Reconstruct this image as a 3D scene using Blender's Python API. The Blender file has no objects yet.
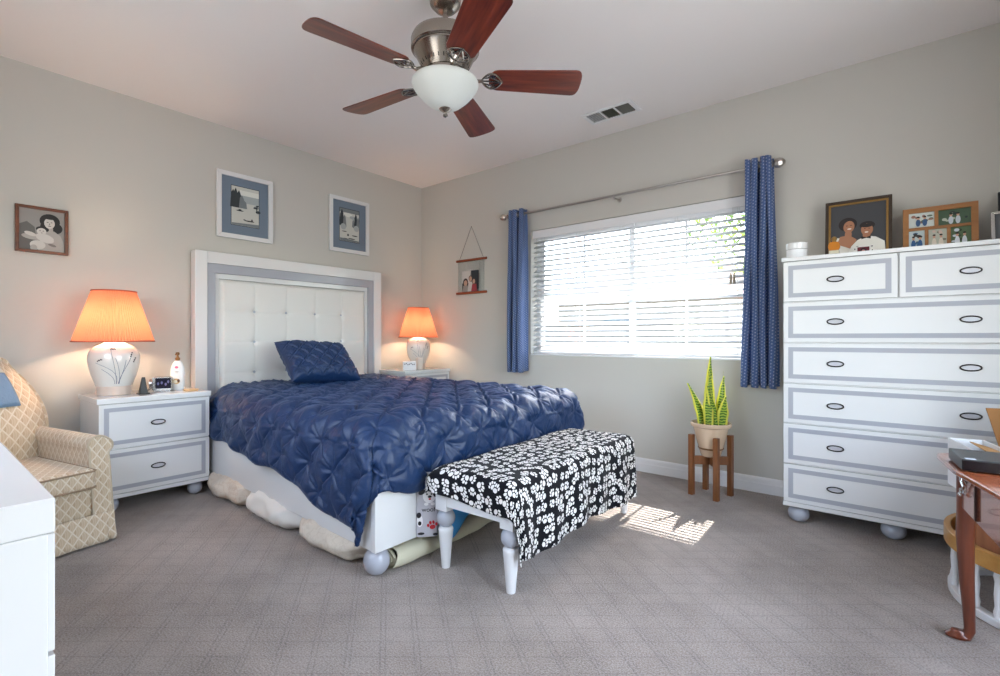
import bpy, bmesh, math, random
from mathutils import Vector, Matrix, noise
PI = math.pi
random.seed(7)
sc = bpy.context.scene
COL = sc.collection

# ------------------------------------------------------------------ camera
cam_d = bpy.data.cameras.new('camera')
cam = bpy.data.objects.new('camera', cam_d)
COL.objects.link(cam)
cam.location = (4.148, -3.704, 1.054)
cam.rotation_euler = (math.radians(90), 0, math.atan(395.5/487))
cam_d.sensor_width = 36
cam_d.lens = 36*487/1000
cam_d.clip_start = 0.05
sc.camera = cam

# ------------------------------------------------------------------ world, sun, exposure
sc.view_settings.view_transform = 'Standard'
sc.view_settings.look = 'None'
sc.view_settings.exposure = 0.32
sc.view_settings.gamma = 1.0
sc.view_settings.use_curve_mapping = False

world = bpy.data.worlds.new('world')
sc.world = world
world.use_nodes = True
wn = world.node_tree
bg = wn.nodes['Background']
sky = wn.nodes.new('ShaderNodeTexSky')
sky.sky_type = 'NISHITA'
sky.sun_disc = False
sky.sun_elevation = math.radians(50)
sky.sun_rotation = 0
sky.air_density = 1.2
sky.dust_density = 2.0
wn.links.new(sky.outputs[0], bg.inputs[0])
bg.inputs[1].default_value = 1.35

def light(name, kind, energy, loc, rot=(0, 0, 0), color=(1, 1, 1), **kw):
    l = bpy.data.lights.new(name, kind)
    l.energy = energy
    l.color = color
    for k, v in kw.items():
        setattr(l, k, v)
    o = bpy.data.objects.new(name, l)
    o.location = loc
    o.rotation_euler = rot
    COL.objects.link(o)
    return o

SUN_EL = math.radians(50)
light('sun', 'SUN', 28.0, (2, 6, 8), (math.radians(-40), 0, 0.03), (1, 0.97, 0.92), angle=math.radians(0.5))
# added fill light outside an invented window in the wall behind the camera
light('added_fill_rear', 'AREA', 22, (2.12, -4.20, 1.58), (math.radians(90), 0, 0), (1.0, 0.97, 0.94),
      shape='RECTANGLE', size=1.75, size_y=1.1)
light('added_fill_right', 'AREA', 50, (5.03, -2.20, 1.18), (0, math.radians(90), 0), (0.96, 0.98, 1.0),
      shape='RECTANGLE', size=1.8, size_y=1.65)  # added fill light outside an invented window in the right wall
# portal: tells the renderer where the sky light enters, gives no light of its own
pt_ = light('window_portal', 'AREA', 1, (2.455, 0.30, 1.47), (math.radians(-90), 0, 0), shape='RECTANGLE', size=1.9, size_y=1.16)
pt_.data.cycles.is_portal = True

# ------------------------------------------------------------------ helpers
def tag(o, label=None, cat=None, group=None, kind=None):
    if label: o['label'] = label
    if cat: o['category'] = cat
    if group: o['group'] = group
    if kind: o['kind'] = kind
    return o

def thing(name, label, cat, loc=(0, 0, 0), rotz=0, group=None):
    o = bpy.data.objects.new(name, None)
    o.empty_display_size = 0.1
    COL.objects.link(o)
    o.location = loc
    o.rotation_euler = (0, 0, rotz)
    return tag(o, label, cat, group)

class MB:
    """collects shapes, then links them as one mesh"""
    def __init__(s):
        s.v = []; s.f = []; s.m = []; s.uv = {}
    def add(s, vs, fs, mi=0):
        n = len(s.v)
        s.v += [Vector(p) for p in vs]
        s.f += [tuple(i+n for i in f) for f in fs]
        s.m += [mi]*len(fs)
        return s
    def box(s, a, b, mi=0):
        x0, y0, z0 = a; x1, y1, z1 = b
        vs = [(x0, y0, z0), (x1, y0, z0), (x1, y1, z0), (x0, y1, z0), (x0, y0, z1), (x1, y0, z1), (x1, y1, z1), (x0, y1, z1)]
        return s.add(vs, [(0, 3, 2, 1), (4, 5, 6, 7), (0, 1, 5, 4), (1, 2, 6, 5), (2, 3, 7, 6), (3, 0, 4, 7)], mi)
    def hexa(s, vs, mi=0):
        return s.add(vs, [(0, 3, 2, 1), (4, 5, 6, 7), (0, 1, 5, 4), (1, 2, 6, 5), (2, 3, 7, 6), (3, 0, 4, 7)], mi)
    def lathe(s, prof, seg=32, c=(0, 0, 0), mi=0, sx=1, sy=1, axis='z', cap=True):
        vs = []; fs = []
        for (r, z) in prof:
            for k in range(seg):
                a = 2*PI*k/seg
                x, y = r*math.cos(a)*sx, r*math.sin(a)*sy
                p = (x, y, z) if axis == 'z' else ((z, x, y) if axis == 'x' else (x, z, y))
                vs.append((p[0]+c[0], p[1]+c[1], p[2]+c[2]))
        n = len(prof)
        for i in range(n-1):
            for k in range(seg):
                k2 = (k+1) % seg
                q = (i*seg+k, i*seg+k2, (i+1)*seg+k2, (i+1)*seg+k)
                fs.append(q if axis != 'y' else q[::-1])
        if cap:
            lo = tuple(range(seg))[::-1]; hi = tuple((n-1)*seg+k for k in range(seg))
            if axis == 'y': lo, hi = lo[::-1], hi[::-1]
            fs.append(lo); fs.append(hi)
        return s.add(vs, fs, mi)
    def ball(s, c, r, mi=0, seg=24, sz=1.0, rings=12):
        prof = [(r*max(0.02, math.sin(PI*i/rings)), -r*sz*math.cos(PI*i/rings)) for i in range(rings+1)]
        return s.lathe(prof, seg, c, mi)
    def tube(s, pts, r, seg=8, mi=0, closed=False, cap=True):
        pts = [Vector(p) for p in pts]; n = len(pts)
        rs = r if isinstance(r, (list, tuple)) else [r]*n
        vs = []; fs = []; prev = None
        for i, p in enumerate(pts):
            if closed: t = pts[(i+1) % n]-pts[i-1]
            else: t = pts[min(i+1, n-1)]-pts[max(i-1, 0)]
            if t.length < 1e-9: t = Vector((0, 0, 1))
            t.normalize()
            if prev is None:
                u = t.orthogonal().normalized()
            else:
                u = prev-t*prev.dot(t)
                u = u.normalized() if u.length > 1e-6 else t.orthogonal().normalized()
            prev = u; w = t.cross(u)
            for k in range(seg):
                a = 2*PI*k/seg
                vs.append(p+(u*math.cos(a)+w*math.sin(a))*rs[i])
        m = n if closed else n-1
        for i in range(m):
            j = (i+1) % n
            for k in range(seg):
                k2 = (k+1) % seg
                fs.append((i*seg+k, i*seg+k2, j*seg+k2, j*seg+k))
        if cap and not closed:
            fs.append(tuple(range(seg))[::-1]); fs.append(tuple((n-1)*seg+k for k in range(seg)))
        return s.add(vs, fs, mi)
    def prism(s, pts, z0, z1, mi=0, plane='xy'):
        """extrude a CCW outline"""
        def P(a, b, z):
            return {'xy': (a, b, z), 'xz': (a, z, b), 'yz': (z, a, b)}[plane]
        n = len(pts)
        vs = [P(a, b, z0) for a, b in pts]+[P(a, b, z1) for a, b in pts]
        fs = [tuple(range(n))[::-1], tuple(range(n, 2*n))]+[(i, (i+1) % n, n+(i+1) % n, n+i) for i in range(n)]
        return s.add(vs, fs, mi)
    def flat(s, pts, mi=0):
        return s.add(pts, [tuple(range(len(pts)))], mi)
    def grid(s, fn, nu, nv, mi=0, uvf=None, closeu=False):
        n = len(s.v); vs = []; fs = []
        for i in range(nu+1):
            for j in range(nv+1):
                vs.append(fn(i/nu, j/nv))
                if uvf: s.uv[n+i*(nv+1)+j] = uvf(i/nu, j/nv)
        for i in range(nu):
            for j in range(nv):
                a = i*(nv+1)+j
                fs.append((a, a+nv+1, a+nv+2, a+1))
        return s.add(vs, fs, mi)
    def xform(s, M):
        s.v = [M @ p for p in s.v]; return s
    def build(s, name, mats, parent=None, bevel=0, smooth=True, label=None, seg=2, subsurf=0, solid=0, fixn=True, ang=35):
        me = bpy.data.meshes.new(name)
        me.from_pydata([tuple(p) for p in s.v], [], s.f)
        if not isinstance(mats, (list, tuple)): mats = [mats]
        for m in mats: me.materials.append(m)
        me.polygons.foreach_set('material_index', s.m)
        if s.uv:
            ul = me.uv_layers.new(name='UVMap')
            for lp in me.loops:
                ul.data[lp.index].uv = s.uv.get(lp.vertex_index, (0, 0))
        if fixn:
            bm = bmesh.new(); bm.from_mesh(me)
            bmesh.ops.recalc_face_normals(bm, faces=bm.faces)
            bm.to_mesh(me); bm.free()
        if smooth:
            me.polygons.foreach_set('use_smooth', [True]*len(me.polygons))
        me.update()
        o = bpy.data.objects.new(name, me)
        COL.objects.link(o)
        if parent: o.parent = parent
        if smooth and not subsurf:
            me.set_sharp_from_angle(angle=math.radians(ang))
        if solid:
            md = o.modifiers.new('solidify', 'SOLIDIFY'); md.thickness = solid; md.offset = 0
        if bevel:
            md = o.modifiers.new('bevel', 'BEVEL'); md.width = bevel; md.segments = seg
            md.limit_method = 'ANGLE'; md.angle_limit = math.radians(40); md.harden_normals = True
        if subsurf:
            md = o.modifiers.new('subsurf', 'SUBSURF'); md.levels = subsurf; md.render_levels = subsurf
        if label: o['label'] = label
        return o

def lin(c):
    """sRGB 0-255 to linear"""
    def g(x):
        x /= 255
        return x/12.92 if x <= .04045 else ((x+.055)/1.055)**2.4
    return tuple(g(x) for x in c)+(1,)

class NT:
    def __init__(s, m):
        s.t = m.node_tree; s.m = m
    def n(s, typ, **kw):
        nd = s.t.nodes.new(typ)
        for k, v in kw.items(): setattr(nd, k, v)
        return nd
    def l(s, a, b): s.t.links.new(a, b)
    def math(s, op, a, b=None, c=None, clamp=False):
        nd = s.n('ShaderNodeMath', operation=op, use_clamp=clamp)
        for i, x in enumerate((a, b, c)):
            if x is None: continue
            if isinstance(x, (int, float)): nd.inputs[i].default_value = x
            else: s.l(x, nd.inputs[i])
        return nd.outputs[0]
    def vmath(s, op, a, b=None, scale=None):
        nd = s.n('ShaderNodeVectorMath', operation=op)
        for i, x in enumerate((a, b)):
            if x is None: continue
            if isinstance(x, (tuple, list)): nd.inputs[i].default_value = x
            else: s.l(x, nd.inputs[i])
        if scale is not None:
            if isinstance(scale, (int, float)): nd.inputs['Scale'].default_value = scale
            else: s.l(scale, nd.inputs['Scale'])
        return nd.outputs['Value'] if op in ('LENGTH', 'DOT_PRODUCT', 'DISTANCE') else nd.outputs[0]
    def mix(s, f, a, b):
        nd = s.n('ShaderNodeMix', data_type='RGBA')
        for k, x in ((0, f), (6, a), (7, b)):
            if isinstance(x, (int, float)): nd.inputs[k].default_value = x
            elif isinstance(x, tuple): nd.inputs[k].default_value = x
            else: s.l(x, nd.inputs[k])
        return nd.outputs[2]
    def coord(s, kind='Object'):
        return s.n('ShaderNodeTexCoord').outputs[kind]
    def noise(s, vec, scale, detail=2, rough=.5):
        nd = s.n('ShaderNodeTexNoise')
        nd.inputs['Scale'].default_value = scale; nd.inputs['Detail'].default_value = detail
        nd.inputs['Roughness'].default_value = rough
        if vec is not None: s.l(vec, nd.inputs['Vector'])
        return nd.outputs['Fac']
    def ramp(s, f, stops):
        nd = s.n('ShaderNodeValToRGB')
        while len(nd.color_ramp.elements) < len(stops): nd.color_ramp.elements.new(0.5)
        for e, (p, c) in zip(nd.color_ramp.elements, stops):
            e.position = p; e.color = c
        s.l(f, nd.inputs[0]); return nd.outputs[0]
    def bump(s, h, strength, dist=0.01):
        nd = s.n('ShaderNodeBump')
        nd.inputs['Strength'].default_value = strength; nd.inputs['Distance'].default_value = dist
        s.l(h, nd.inputs['Height'])
        s.l(nd.outputs[0], s.bsdf.inputs['Normal'])
        return nd
    def mapping(s, vec, scale=(1, 1, 1), rot=(0, 0, 0)):
        nd = s.n('ShaderNodeMapping')
        nd.inputs['Scale'].default_value = scale; nd.inputs['Rotation'].default_value = rot
        s.l(vec, nd.inputs[0]); return nd.outputs[0]

def mat(name, rgb, rough=.5, metal=0, spec=.5, coat=0, sheen=0, trans=0, ior=1.45, nt=False, bump=None):
    m = bpy.data.materials.new(name); m.use_nodes = True
    b = m.node_tree.nodes['Principled BSDF']
    b.inputs['Base Color'].default_value = lin(rgb) if len(rgb) == 3 else rgb
    b.inputs['Roughness'].default_value = rough
    b.inputs['Metallic'].default_value = metal
    b.inputs['Specular IOR Level'].default_value = spec
    b.inputs['Coat Weight'].default_value = coat
    b.inputs['Coat Roughness'].default_value = .05
    b.inputs['Sheen Weight'].default_value = sheen
    b.inputs['Transmission Weight'].default_value = trans
    b.inputs['IOR'].default_value = ior
    t = NT(m); t.bsdf = b
    if bump:
        sc_, st = bump
        t.bump(t.noise(t.coord(), sc_, 3), st, .005)
    return (m, t) if nt else m

def wood(name, c1, c2, rough=.35, axis=0, coat=.3, scale=1):
    m, t = mat(name, c1, rough, nt=True, coat=coat)
    s = [18*scale]*3; s[axis] = 1.6*scale
    v = t.mapping(t.coord(), tuple(s))
    f = t.noise(v, 1.6, 5, .6)
    t.l(t.ramp(f, [(.3, lin(c1)), (.7, lin(c2))]), t.bsdf.inputs['Base Color'])
    return m

# ------------------------------------------------------------------ materials
M = {}
M['white'] = mat('white_lacquer', (226, 226, 226), .24, coat=.5)
M['white_matte'] = mat('white_paint', (232, 232, 234), .5)
M['grey_inlay'] = mat('grey_inlay', (170, 172, 181), .3, coat=.4)
M['grey_foot'] = mat('grey_lacquer', (176, 179, 190), .3, coat=.4)
M['handle_dark'] = mat('dark_metal', (62, 58, 60), .3, metal=.9)
M['handle_plate'] = mat('handle_plate', (205, 206, 212), .3, metal=.3)
M['silver'] = mat('brushed_silver', (196, 194, 192), .25, metal=1)
M['nickel'] = mat('brushed_nickel', (158, 150, 142), .24, metal=1)
M['rod'] = mat('rod_metal', (184, 178, 173), .3, metal=1)
M['white_fabric'] = mat('white_fabric', (228, 226, 222), .8, bump=(900, .2))
M['black'] = mat('black_plastic', (26, 27, 30), .35)
def clearmat(name, tint, gloss):
    m = bpy.data.materials.new(name); m.use_nodes = True; nt = m.node_tree
    nt.nodes.remove(nt.nodes['Principled BSDF'])
    a = nt.nodes.new('ShaderNodeBsdfTransparent'); a.inputs[0].default_value = tint
    g = nt.nodes.new('ShaderNodeBsdfGlossy'); g.inputs['Roughness'].default_value = .02
    x = nt.nodes.new('ShaderNodeMixShader'); x.inputs[0].default_value = gloss
    nt.links.new(a.outputs[0], x.inputs[1]); nt.links.new(g.outputs[0], x.inputs[2])
    nt.links.new(x.outputs[0], nt.nodes['Material Output'].inputs[0])
    return m
M['glass'] = clearmat('pane_glass', (.97, .98, .98, 1), .05)
M['screen'] = mat('dark_screen', (22, 22, 40), .15)
M['mah'] = wood('mahogany', (120, 62, 38), (168, 92, 58), .22, 1, .6)
M['mahleg'] = wood('mahogany_dark', (84, 38, 24), (122, 62, 40), .28, 2, .5)
M['cherry'] = wood('cherry_blade', (74, 26, 18), (132, 58, 36), .3, 0, .4, 1.5)
M['walnut'] = wood('walnut', (104, 62, 34), (140, 88, 50), .4, 2, .2)
M['oak'] = wood('oak', (186, 132, 62), (206, 154, 82), .35, 1, .3)
M['frame_wood'] = wood('frame_wood', (84, 42, 22), (124, 68, 36), .3, 0, .3)
M['gold_frame'] = mat('gilt_edge', (150, 116, 66), .35, metal=.6)
M['dark_frame'] = mat('dark_frame', (58, 44, 34), .35)
M['bar'] = wood('bar_wood', (136, 62, 34), (160, 82, 50), .4, 0, .2)
M['brown'] = mat('card_brown', (148, 104, 60), .8)
M['card'] = mat('cardboard', (190, 146, 98), .8)
M['pot'] = mat('pot_glaze', (206, 178, 150), .18, coat=.6)
M['soil'] = mat('soil', (50, 38, 30), .95)

def flatmat(rgb, rough=.6):
    k = 'ink_%d_%d_%d' % tuple(rgb)
    if k not in M: M[k] = mat(k, rgb, rough)
    return M[k]

# wall paint
def wallmat(name, rgb):
    m, t = mat(name, rgb, .75, nt=True)
    f = t.noise(t.coord(), 60, 3)
    t.bump(f, .05, .004)
    return m
M['wall'] = wallmat('wall_paint', (200, 197, 190))
M['ceil'] = wallmat('ceiling_paint', (240, 235, 233))
# carpet
m, t = mat('carpet', (150, 136, 128), .95, nt=True, sheen=.25, spec=.1)
co = t.coord()
big = t.noise(co, 2.3, 5, .6)
fine = t.noise(co, 260, 2, .6)
def lines(ang, pitch, w, off=0):
    nx, ny = -math.sin(math.radians(ang)), math.cos(math.radians(ang))
    v = t.vmath('DOT_PRODUCT', co, (nx, ny, 0))
    fr = t.math('FRACT', t.math('ADD', t.math('DIVIDE', v, pitch), off))
    return t.math('LESS_THAN', t.math('ABSOLUTE', t.math('SUBTRACT', fr, .5)), w)
la = lines(39, .080, .045)
lb = t.math('MAXIMUM', lines(142, .112, .030), lines(142, .112, .026, .15))
lc = lines(97, .016, .16)
wear = t.noise(co, 3.1, 4, .6)
hatch = t.math('MULTIPLY', t.math('MULTIPLY', lc, .5), t.math('GREATER_THAN', wear, .5))
pat = t.math('MAXIMUM', t.math('MAXIMUM', t.math('MULTIPLY', la, .8), lb), hatch)
brk = t.math('MULTIPLY', pat, t.math('MULTIPLY', t.noise(co, 9, 3), 1.5), clamp=True)
base = t.ramp(big, [(.25, lin((128, 114, 104))), (.5, lin((164, 150, 141))), (.78, lin((190, 178, 170)))])
c2 = t.mix(t.math('MULTIPLY', brk, .45), base, lin((92, 84, 82)))
grain = t.ramp(t.noise(co, 170, 2, .7), [(.38, (0, 0, 0, 1)), (.62, (1, 1, 1, 1))])
c3 = t.mix(t.math('MULTIPLY', grain, .38), c2, lin((212, 203, 198)))
c3 = t.mix(t.math('MULTIPLY', t.math('SUBTRACT', 1, grain), .22), c3, lin((84, 76, 72)))
fine = grain
t.l(c3, t.bsdf.inputs['Base Color'])
h = t.math('SUBTRACT', t.math('MULTIPLY', fine, 1.0), t.math('MULTIPLY', brk, .6))
t.bump(h, .6, .006)
M['carpet'] = m
# satin comforter
def satin(name, c1, rough):
    m, t = mat(name, c1, rough, nt=True, sheen=.15, spec=.6)
    t.bsdf.inputs['Sheen Roughness'].default_value = .4
    t.bsdf.inputs['Sheen Tint'].default_value = lin((120, 160, 230))
    v = t.coord('UV')
    f = t.noise(t.mapping(v, (34, 34, 34)), 1, 4, .6)
    t.bump(f, .34, .012)
    return m
M['comforter'] = satin('navy_satin', (19, 48, 89), .45)
# curtains: blue with small white dashes
m, t = mat('curtain_fabric', (88, 116, 172), .8, nt=True, sheen=.2)
uv = t.mapping(t.coord('UV'), (70, 52, 1), (0, 0, .5))
sep = t.n('ShaderNodeSeparateXYZ'); t.l(uv, sep.inputs[0])
row = t.math('FLOOR', sep.outputs[1])
fx = t.math('ABSOLUTE', t.math('SUBTRACT', t.math('FRACT', t.math('ADD', sep.outputs[0], t.math('MULTIPLY', row, .5))), .5))
fy = t.math('ABSOLUTE', t.math('SUBTRACT', t.math('FRACT', sep.outputs[1]), .5))
d = t.math('MULTIPLY', t.math('LESS_THAN', fx, .17), t.math('LESS_THAN', fy, .2))
t.l(t.mix(d, lin((84, 108, 158)), lin((190, 202, 224))), t.bsdf.inputs['Base Color'])
# thin cloth lets some daylight through
tr = t.n('ShaderNodeBsdfTranslucent'); tr.inputs[0].default_value = lin((120, 150, 205))
mx = t.n('ShaderNodeMixShader'); mx.inputs[0].default_value = .3
t.l(t.bsdf.outputs[0], mx.inputs[1]); t.l(tr.outputs[0], mx.inputs[2])
t.l(mx.outputs[0], t.t.nodes['Material Output'].inputs[0])
M['curtain'] = m
# paw-print fleece
def pawmat(name, ground, ink, scale):
    m, t = mat(name, ground, .9, nt=True, sheen=.05, spec=.2)
    v = t.vmath('SCALE', t.coord('UV'), scale=scale)
    vo = t.n('ShaderNodeTexVoronoi', voronoi_dimensions='2D', feature='F1')
    vo.inputs['Scale'].default_value = 1; vo.inputs['Randomness'].default_value = .62
    t.l(v, vo.inputs['Vector'])
    loc = t.vmath('SUBTRACT', v, vo.outputs['Position'])
    sc3 = t.n('ShaderNodeSeparateColor'); t.l(vo.outputs['Color'], sc3.inputs[0])
    rot = t.n('ShaderNodeVectorRotate', rotation_type='Z_AXIS')
    t.l(loc, rot.inputs['Vector'])
    t.l(t.math('MULTIPLY', sc3.outputs[0], 2*PI), rot.inputs['Angle'])
    size = t.math('ADD', t.math('MULTIPLY', sc3.outputs[1], .26), .74)
    p = t.vmath('SCALE', rot.outputs[0], scale=size)
    sh = None
    for (cx, cy, rx, ry) in ((0, -.13, .21, .17), (-.28, .08, .085, .12), (-.10, .24, .095, .14), (.11, .24, .095, .14), (.29, .07, .085, .12)):
        q = t.vmath('MULTIPLY', t.vmath('SUBTRACT', p, (cx, cy, 0)), (1/rx, 1/ry, 0))
        ln = t.vmath('LENGTH', q)
        sh = ln if sh is None else t.math('MINIMUM', sh, ln)
    t.l(t.mix(t.math('LESS_THAN', sh, 1), lin(ground), lin(ink)), t.bsdf.inputs['Base Color'])
    t.bump(t.noise(v, 30, 2), .3, .003)
    return m
M['paw'] = pawmat('paw_print_fleece', (17, 18, 25), (236, 234, 232), 21.5)
# armchair brocade: overlapping fans in a diamond trellis
m, t = mat('brocade', (206, 192, 170), .85, nt=True, sheen=.2)
v = t.vmath('MULTIPLY', t.coord('UV'), (31.0, 22.0, 0))
rr = t.mapping(v, (1, 1, 1), (0, 0, math.radians(45)))
sp = t.n('ShaderNodeSeparateXYZ'); t.l(rr, sp.inputs[0])
fu = t.math('FRACT', sp.outputs[0]); fv = t.math('FRACT', sp.outputs[1])
du = t.math('MINIMUM', fu, t.math('SUBTRACT', 1, fu)); dv = t.math('MINIMUM', fv, t.math('SUBTRACT', 1, fv))
edge = t.math('MINIMUM', du, dv)
line = t.math('LESS_THAN', edge, .075)
cc = t.n('ShaderNodeCombineXYZ'); t.l(fu, cc.inputs[0]); t.l(fv, cc.inputs[1])
rad = t.vmath('LENGTH', cc.outputs[0])
band = t.math('GREATER_THAN', t.math('SINE', t.math('MULTIPLY', rad, 20)), .1)
core = t.math('LESS_THAN', rad, .5)
cA = t.mix(t.math('MULTIPLY', band, .5), lin((206, 186, 160)), lin((190, 168, 140)))
cB = t.mix(t.math('MULTIPLY', core, .45), cA, lin((176, 148, 118)))
cC = t.mix(line, cB, lin((222, 210, 192)))
t.l(cC, t.bsdf.inputs['Base Color'])
t.bump(t.math('ADD', line, t.noise(v, 30, 2)), .25, .003)
M['brocade'] = m
# fabric with faint vermicelli pattern (pillows under the bed)
def motif(name, a, b, sc_=28):
    m, t = mat(name, a, .85, nt=True)
    f = t.noise(t.coord(), sc_, 2)
    ln = t.math('LESS_THAN', t.math('ABSOLUTE', t.math('SUBTRACT', f, .5)), .03)
    t.l(t.mix(ln, lin(a), lin(b)), t.bsdf.inputs['Base Color'])
    t.bump(t.noise(t.coord(), 9, 4), .5, .03)
    return m
M['cream_print'] = motif('cream_print', (222, 208, 192), (214, 196, 178))
M['linen_print'] = motif('linen_print', (222, 212, 198), (214, 203, 188), 26)
M['white_cloth'] = mat('white_cloth', (232, 228, 222), .8, bump=(12, .5))
M['beige_cloth'] = mat('beige_cloth', (216, 211, 186), .8, bump=(14, .5))
# lamp shade: pleated linen, light passes through
m, t = mat('lamp_linen', (240, 150, 105), .9, nt=True)
tr = t.n('ShaderNodeBsdfTranslucent'); tr.inputs[0].default_value = (.40, .145, .080, 1)
t.bsdf.inputs['Base Color'].default_value = (.55, .28, .19, 1)
mx = t.n('ShaderNodeMixShader'); mx.inputs[0].default_value = .6
t.l(t.bsdf.outputs[0], mx.inputs[1]); t.l(tr.outputs[0], mx.inputs[2])
t.l(mx.outputs[0], t.t.nodes['Material Output'].inputs[0])
M['shade'] = m
M['ceramic'] = mat('ceramic', (226, 222, 216), .12, coat=.6)
M['ceramic_foot'] = mat('ceramic_foot', (216, 196, 182), .4)
# frosted bowl
m, t = mat('frosted_glass', (222, 226, 222), .45, nt=True)
M['bowl'] = m
# blinds slat
m, t = mat('blind_slat', (236, 238, 240), .45, nt=True)
tr = t.n('ShaderNodeBsdfTranslucent'); tr.inputs[0].default_value = (.8, .88, .98, 1)
mx = t.n('ShaderNodeMixShader'); mx.inputs[0].default_value = .12
t.l(t.bsdf.outputs[0], mx.inputs[1]); t.l(tr.outputs[0], mx.inputs[2])
t.l(mx.outputs[0], t.t.nodes['Material Output'].inputs[0])
M['slat'] = m
M['cord'] = mat('cord', (205, 205, 200), .8)

# ------------------------------------------------------------------ room shell
XR, YR, H = 4.87, -4.04, 2.74
WX0, WX1, WZ0, WZ1 = 1.512, 3.395, .895, 2.05      # window with the blinds
def struct(o): o['kind'] = 'structure'; return o
struct(MB().box((-.1, YR-.12, -.12), (XR+.1, .16, 0)).build('floor', M['carpet']))
struct(MB().box((-.1, YR-.12, H), (XR+.1, .16, H+.12)).build('ceiling', M['ceil']))
struct(MB().box((-.12, YR-.12, 0), (0, .16, H)).build('wall_left', M['wall']))
SY0, SY1, SZ0, SZ1 = -3.05, -1.35, .25, 2.10  # opening for the added right-wall fill light
struct(MB().box((XR, YR-.12, 0), (XR+.12, SY0, H)).box((XR, SY1, 0), (XR+.12, .16, H)).box((XR, SY0, 0), (XR+.12, SY1, SZ0)).box((XR, SY0, SZ1), (XR+.12, SY1, H)).build('wall_right', M['wall'], smooth=False))
T = .16
b = MB()
b.box((0, 0, 0), (WX0, T, H)).box((WX1, 0, 0), (XR, T, H)).box((WX0, 0, 0), (WX1, T, WZ0)).box((WX0, 0, WZ1), (WX1, T, H))
struct(b.build('wall_back', M['wall'], smooth=False))
b = MB(); RX0, RX1, RZ0, RZ1 = 1.20, 3.05, 1.0, 2.15  # opening for the added rear fill light
b.box((0, YR-.12, 0), (RX0, YR, H)).box((RX1, YR-.12, 0), (XR, YR, H)).box((RX0, YR-.12, 0), (RX1, YR, RZ0)).box((RX0, YR-.12, RZ1), (RX1, YR, H))
struct(b.build('wall_rear', M['wall'], smooth=False))
def baseboard(name, a, bb, n):
    """a, bb: end points on the wall, n: direction into the room"""
    a, bb, n = Vector(a), Vector(bb), Vector(n)
    mb = MB()
    prof = [(0, 0), (.016, 0), (.016, .062), (.013, .068), (.013, .092), (.009, .100), (.006, .104), (0, .106)]
    vs = [p+n*d+Vector((0, 0, z)) for p in (a, bb) for d, z in prof]; k = len(prof)
    mb.add(vs, [tuple(range(k)), tuple(range(k, 2*k))]+[(i, (i+1) % k, k+(i+1) % k, k+i) for i in range(k)])
    struct(mb.build(name, M['white_matte'], smooth=False))
baseboard('baseboard_back', (0, 0, 0), (XR, 0, 0), (0, -1, 0))
baseboard('baseboard_left', (0, YR, 0), (0, 0, 0), (1, 0, 0))
baseboard('baseboard_right', (XR, YR, 0), (XR, 0, 0), (-1, 0, 0))
baseboard('baseboard_rear', (0, YR, 0), (XR, YR, 0), (0, 1, 0))

def window(name, x0, x1, z0, z1, y0, y1, grid=(2, 2)):
    w = bpy.data.objects.new(name, None); COL.objects.link(w); w.location = ((x0+x1)/2, (y0+y1)/2, z0); struct(w)
    ox, oy = w.location.x, w.location.y
    def B(mb, a, b_): mb.box((a[0]-ox, a[1]-oy, a[2]-z0), (b_[0]-ox, b_[1]-oy, b_[2]-z0))
    fr = MB(); f = .035
    B(fr, (x0, y0, z0), (x1, y1, z0+f)); B(fr, (x0, y0, z1-f), (x1, y1, z1))
    B(fr, (x0, y0, z0+f), (x0+f, y1, z1-f)); B(fr, (x1-f, y0, z0+f), (x1, y1, z1-f))
    fr.build('window_frame', M['white_matte'], w, bevel=.003)
    xm = (x0+x1)/2; ym = (y0+y1)/2
    for (a, c, yy) in ((x0+f, xm+.028, ym-.010), (xm-.028, x1-f, ym+.012)):
        s = MB(); g = .045
        B(s, (a, yy-.009, z0+f), (c, yy+.009, z0+f+g)); B(s, (a, yy-.009, z1-f-g), (c, yy+.009, z1-f))
        B(s, (a, yy-.009, z0+f+g), (a+g, yy+.009, z1-f-g)); B(s, (c-g, yy-.009, z0+f+g), (c, yy+.009, z1-f-g))
        so = s.build('sash', M['white_matte'], w, bevel=.002)
        mu = MB()
        for i in range(1, grid[0]):
            xx = a+g+(c-a-2*g)*i/grid[0]; B(mu, (xx-.008, yy-.004, z0+f+g), (xx+.008, yy+.004, z1-f-g))
        for i in range(1, grid[1]):
            zz = z0+(z1-z0)*i/grid[1]; B(mu, (a+g, yy-.0035, zz-.008), (c-g, yy+.0035, zz+.008))
        mu.build('muntin', M['white_matte'], so)
        p = MB(); B(p, (a+g, yy-.002, z0+f+g), (c-g, yy+.002, z1-f-g))
        p.build('pane', M['glass'], so)
    return w
window('window_1', WX0, WX1, WZ0, WZ1, .095, .145)
window('window_added_rear', RX0, RX1, RZ0, RZ1, YR-.11, YR-.06, (2, 2))  # unseen window, added to let the rear fill light in
w3 = window('window_added_right', -(SY1-SY0)/2, (SY1-SY0)/2, SZ0, SZ1, -.025, .025)
w3.location = (XR+.085, (SY0+SY1)/2, SZ0); w3.rotation_euler = (0, 0, PI/2)  # unseen window, added to frame the right-hand fill light
# painted sill board in the recess
struct(MB().box((WX0, -.004, WZ0), (WX1, .095, WZ0+.012)).build('trim_1', M['white_matte'], bevel=.003))

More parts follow.
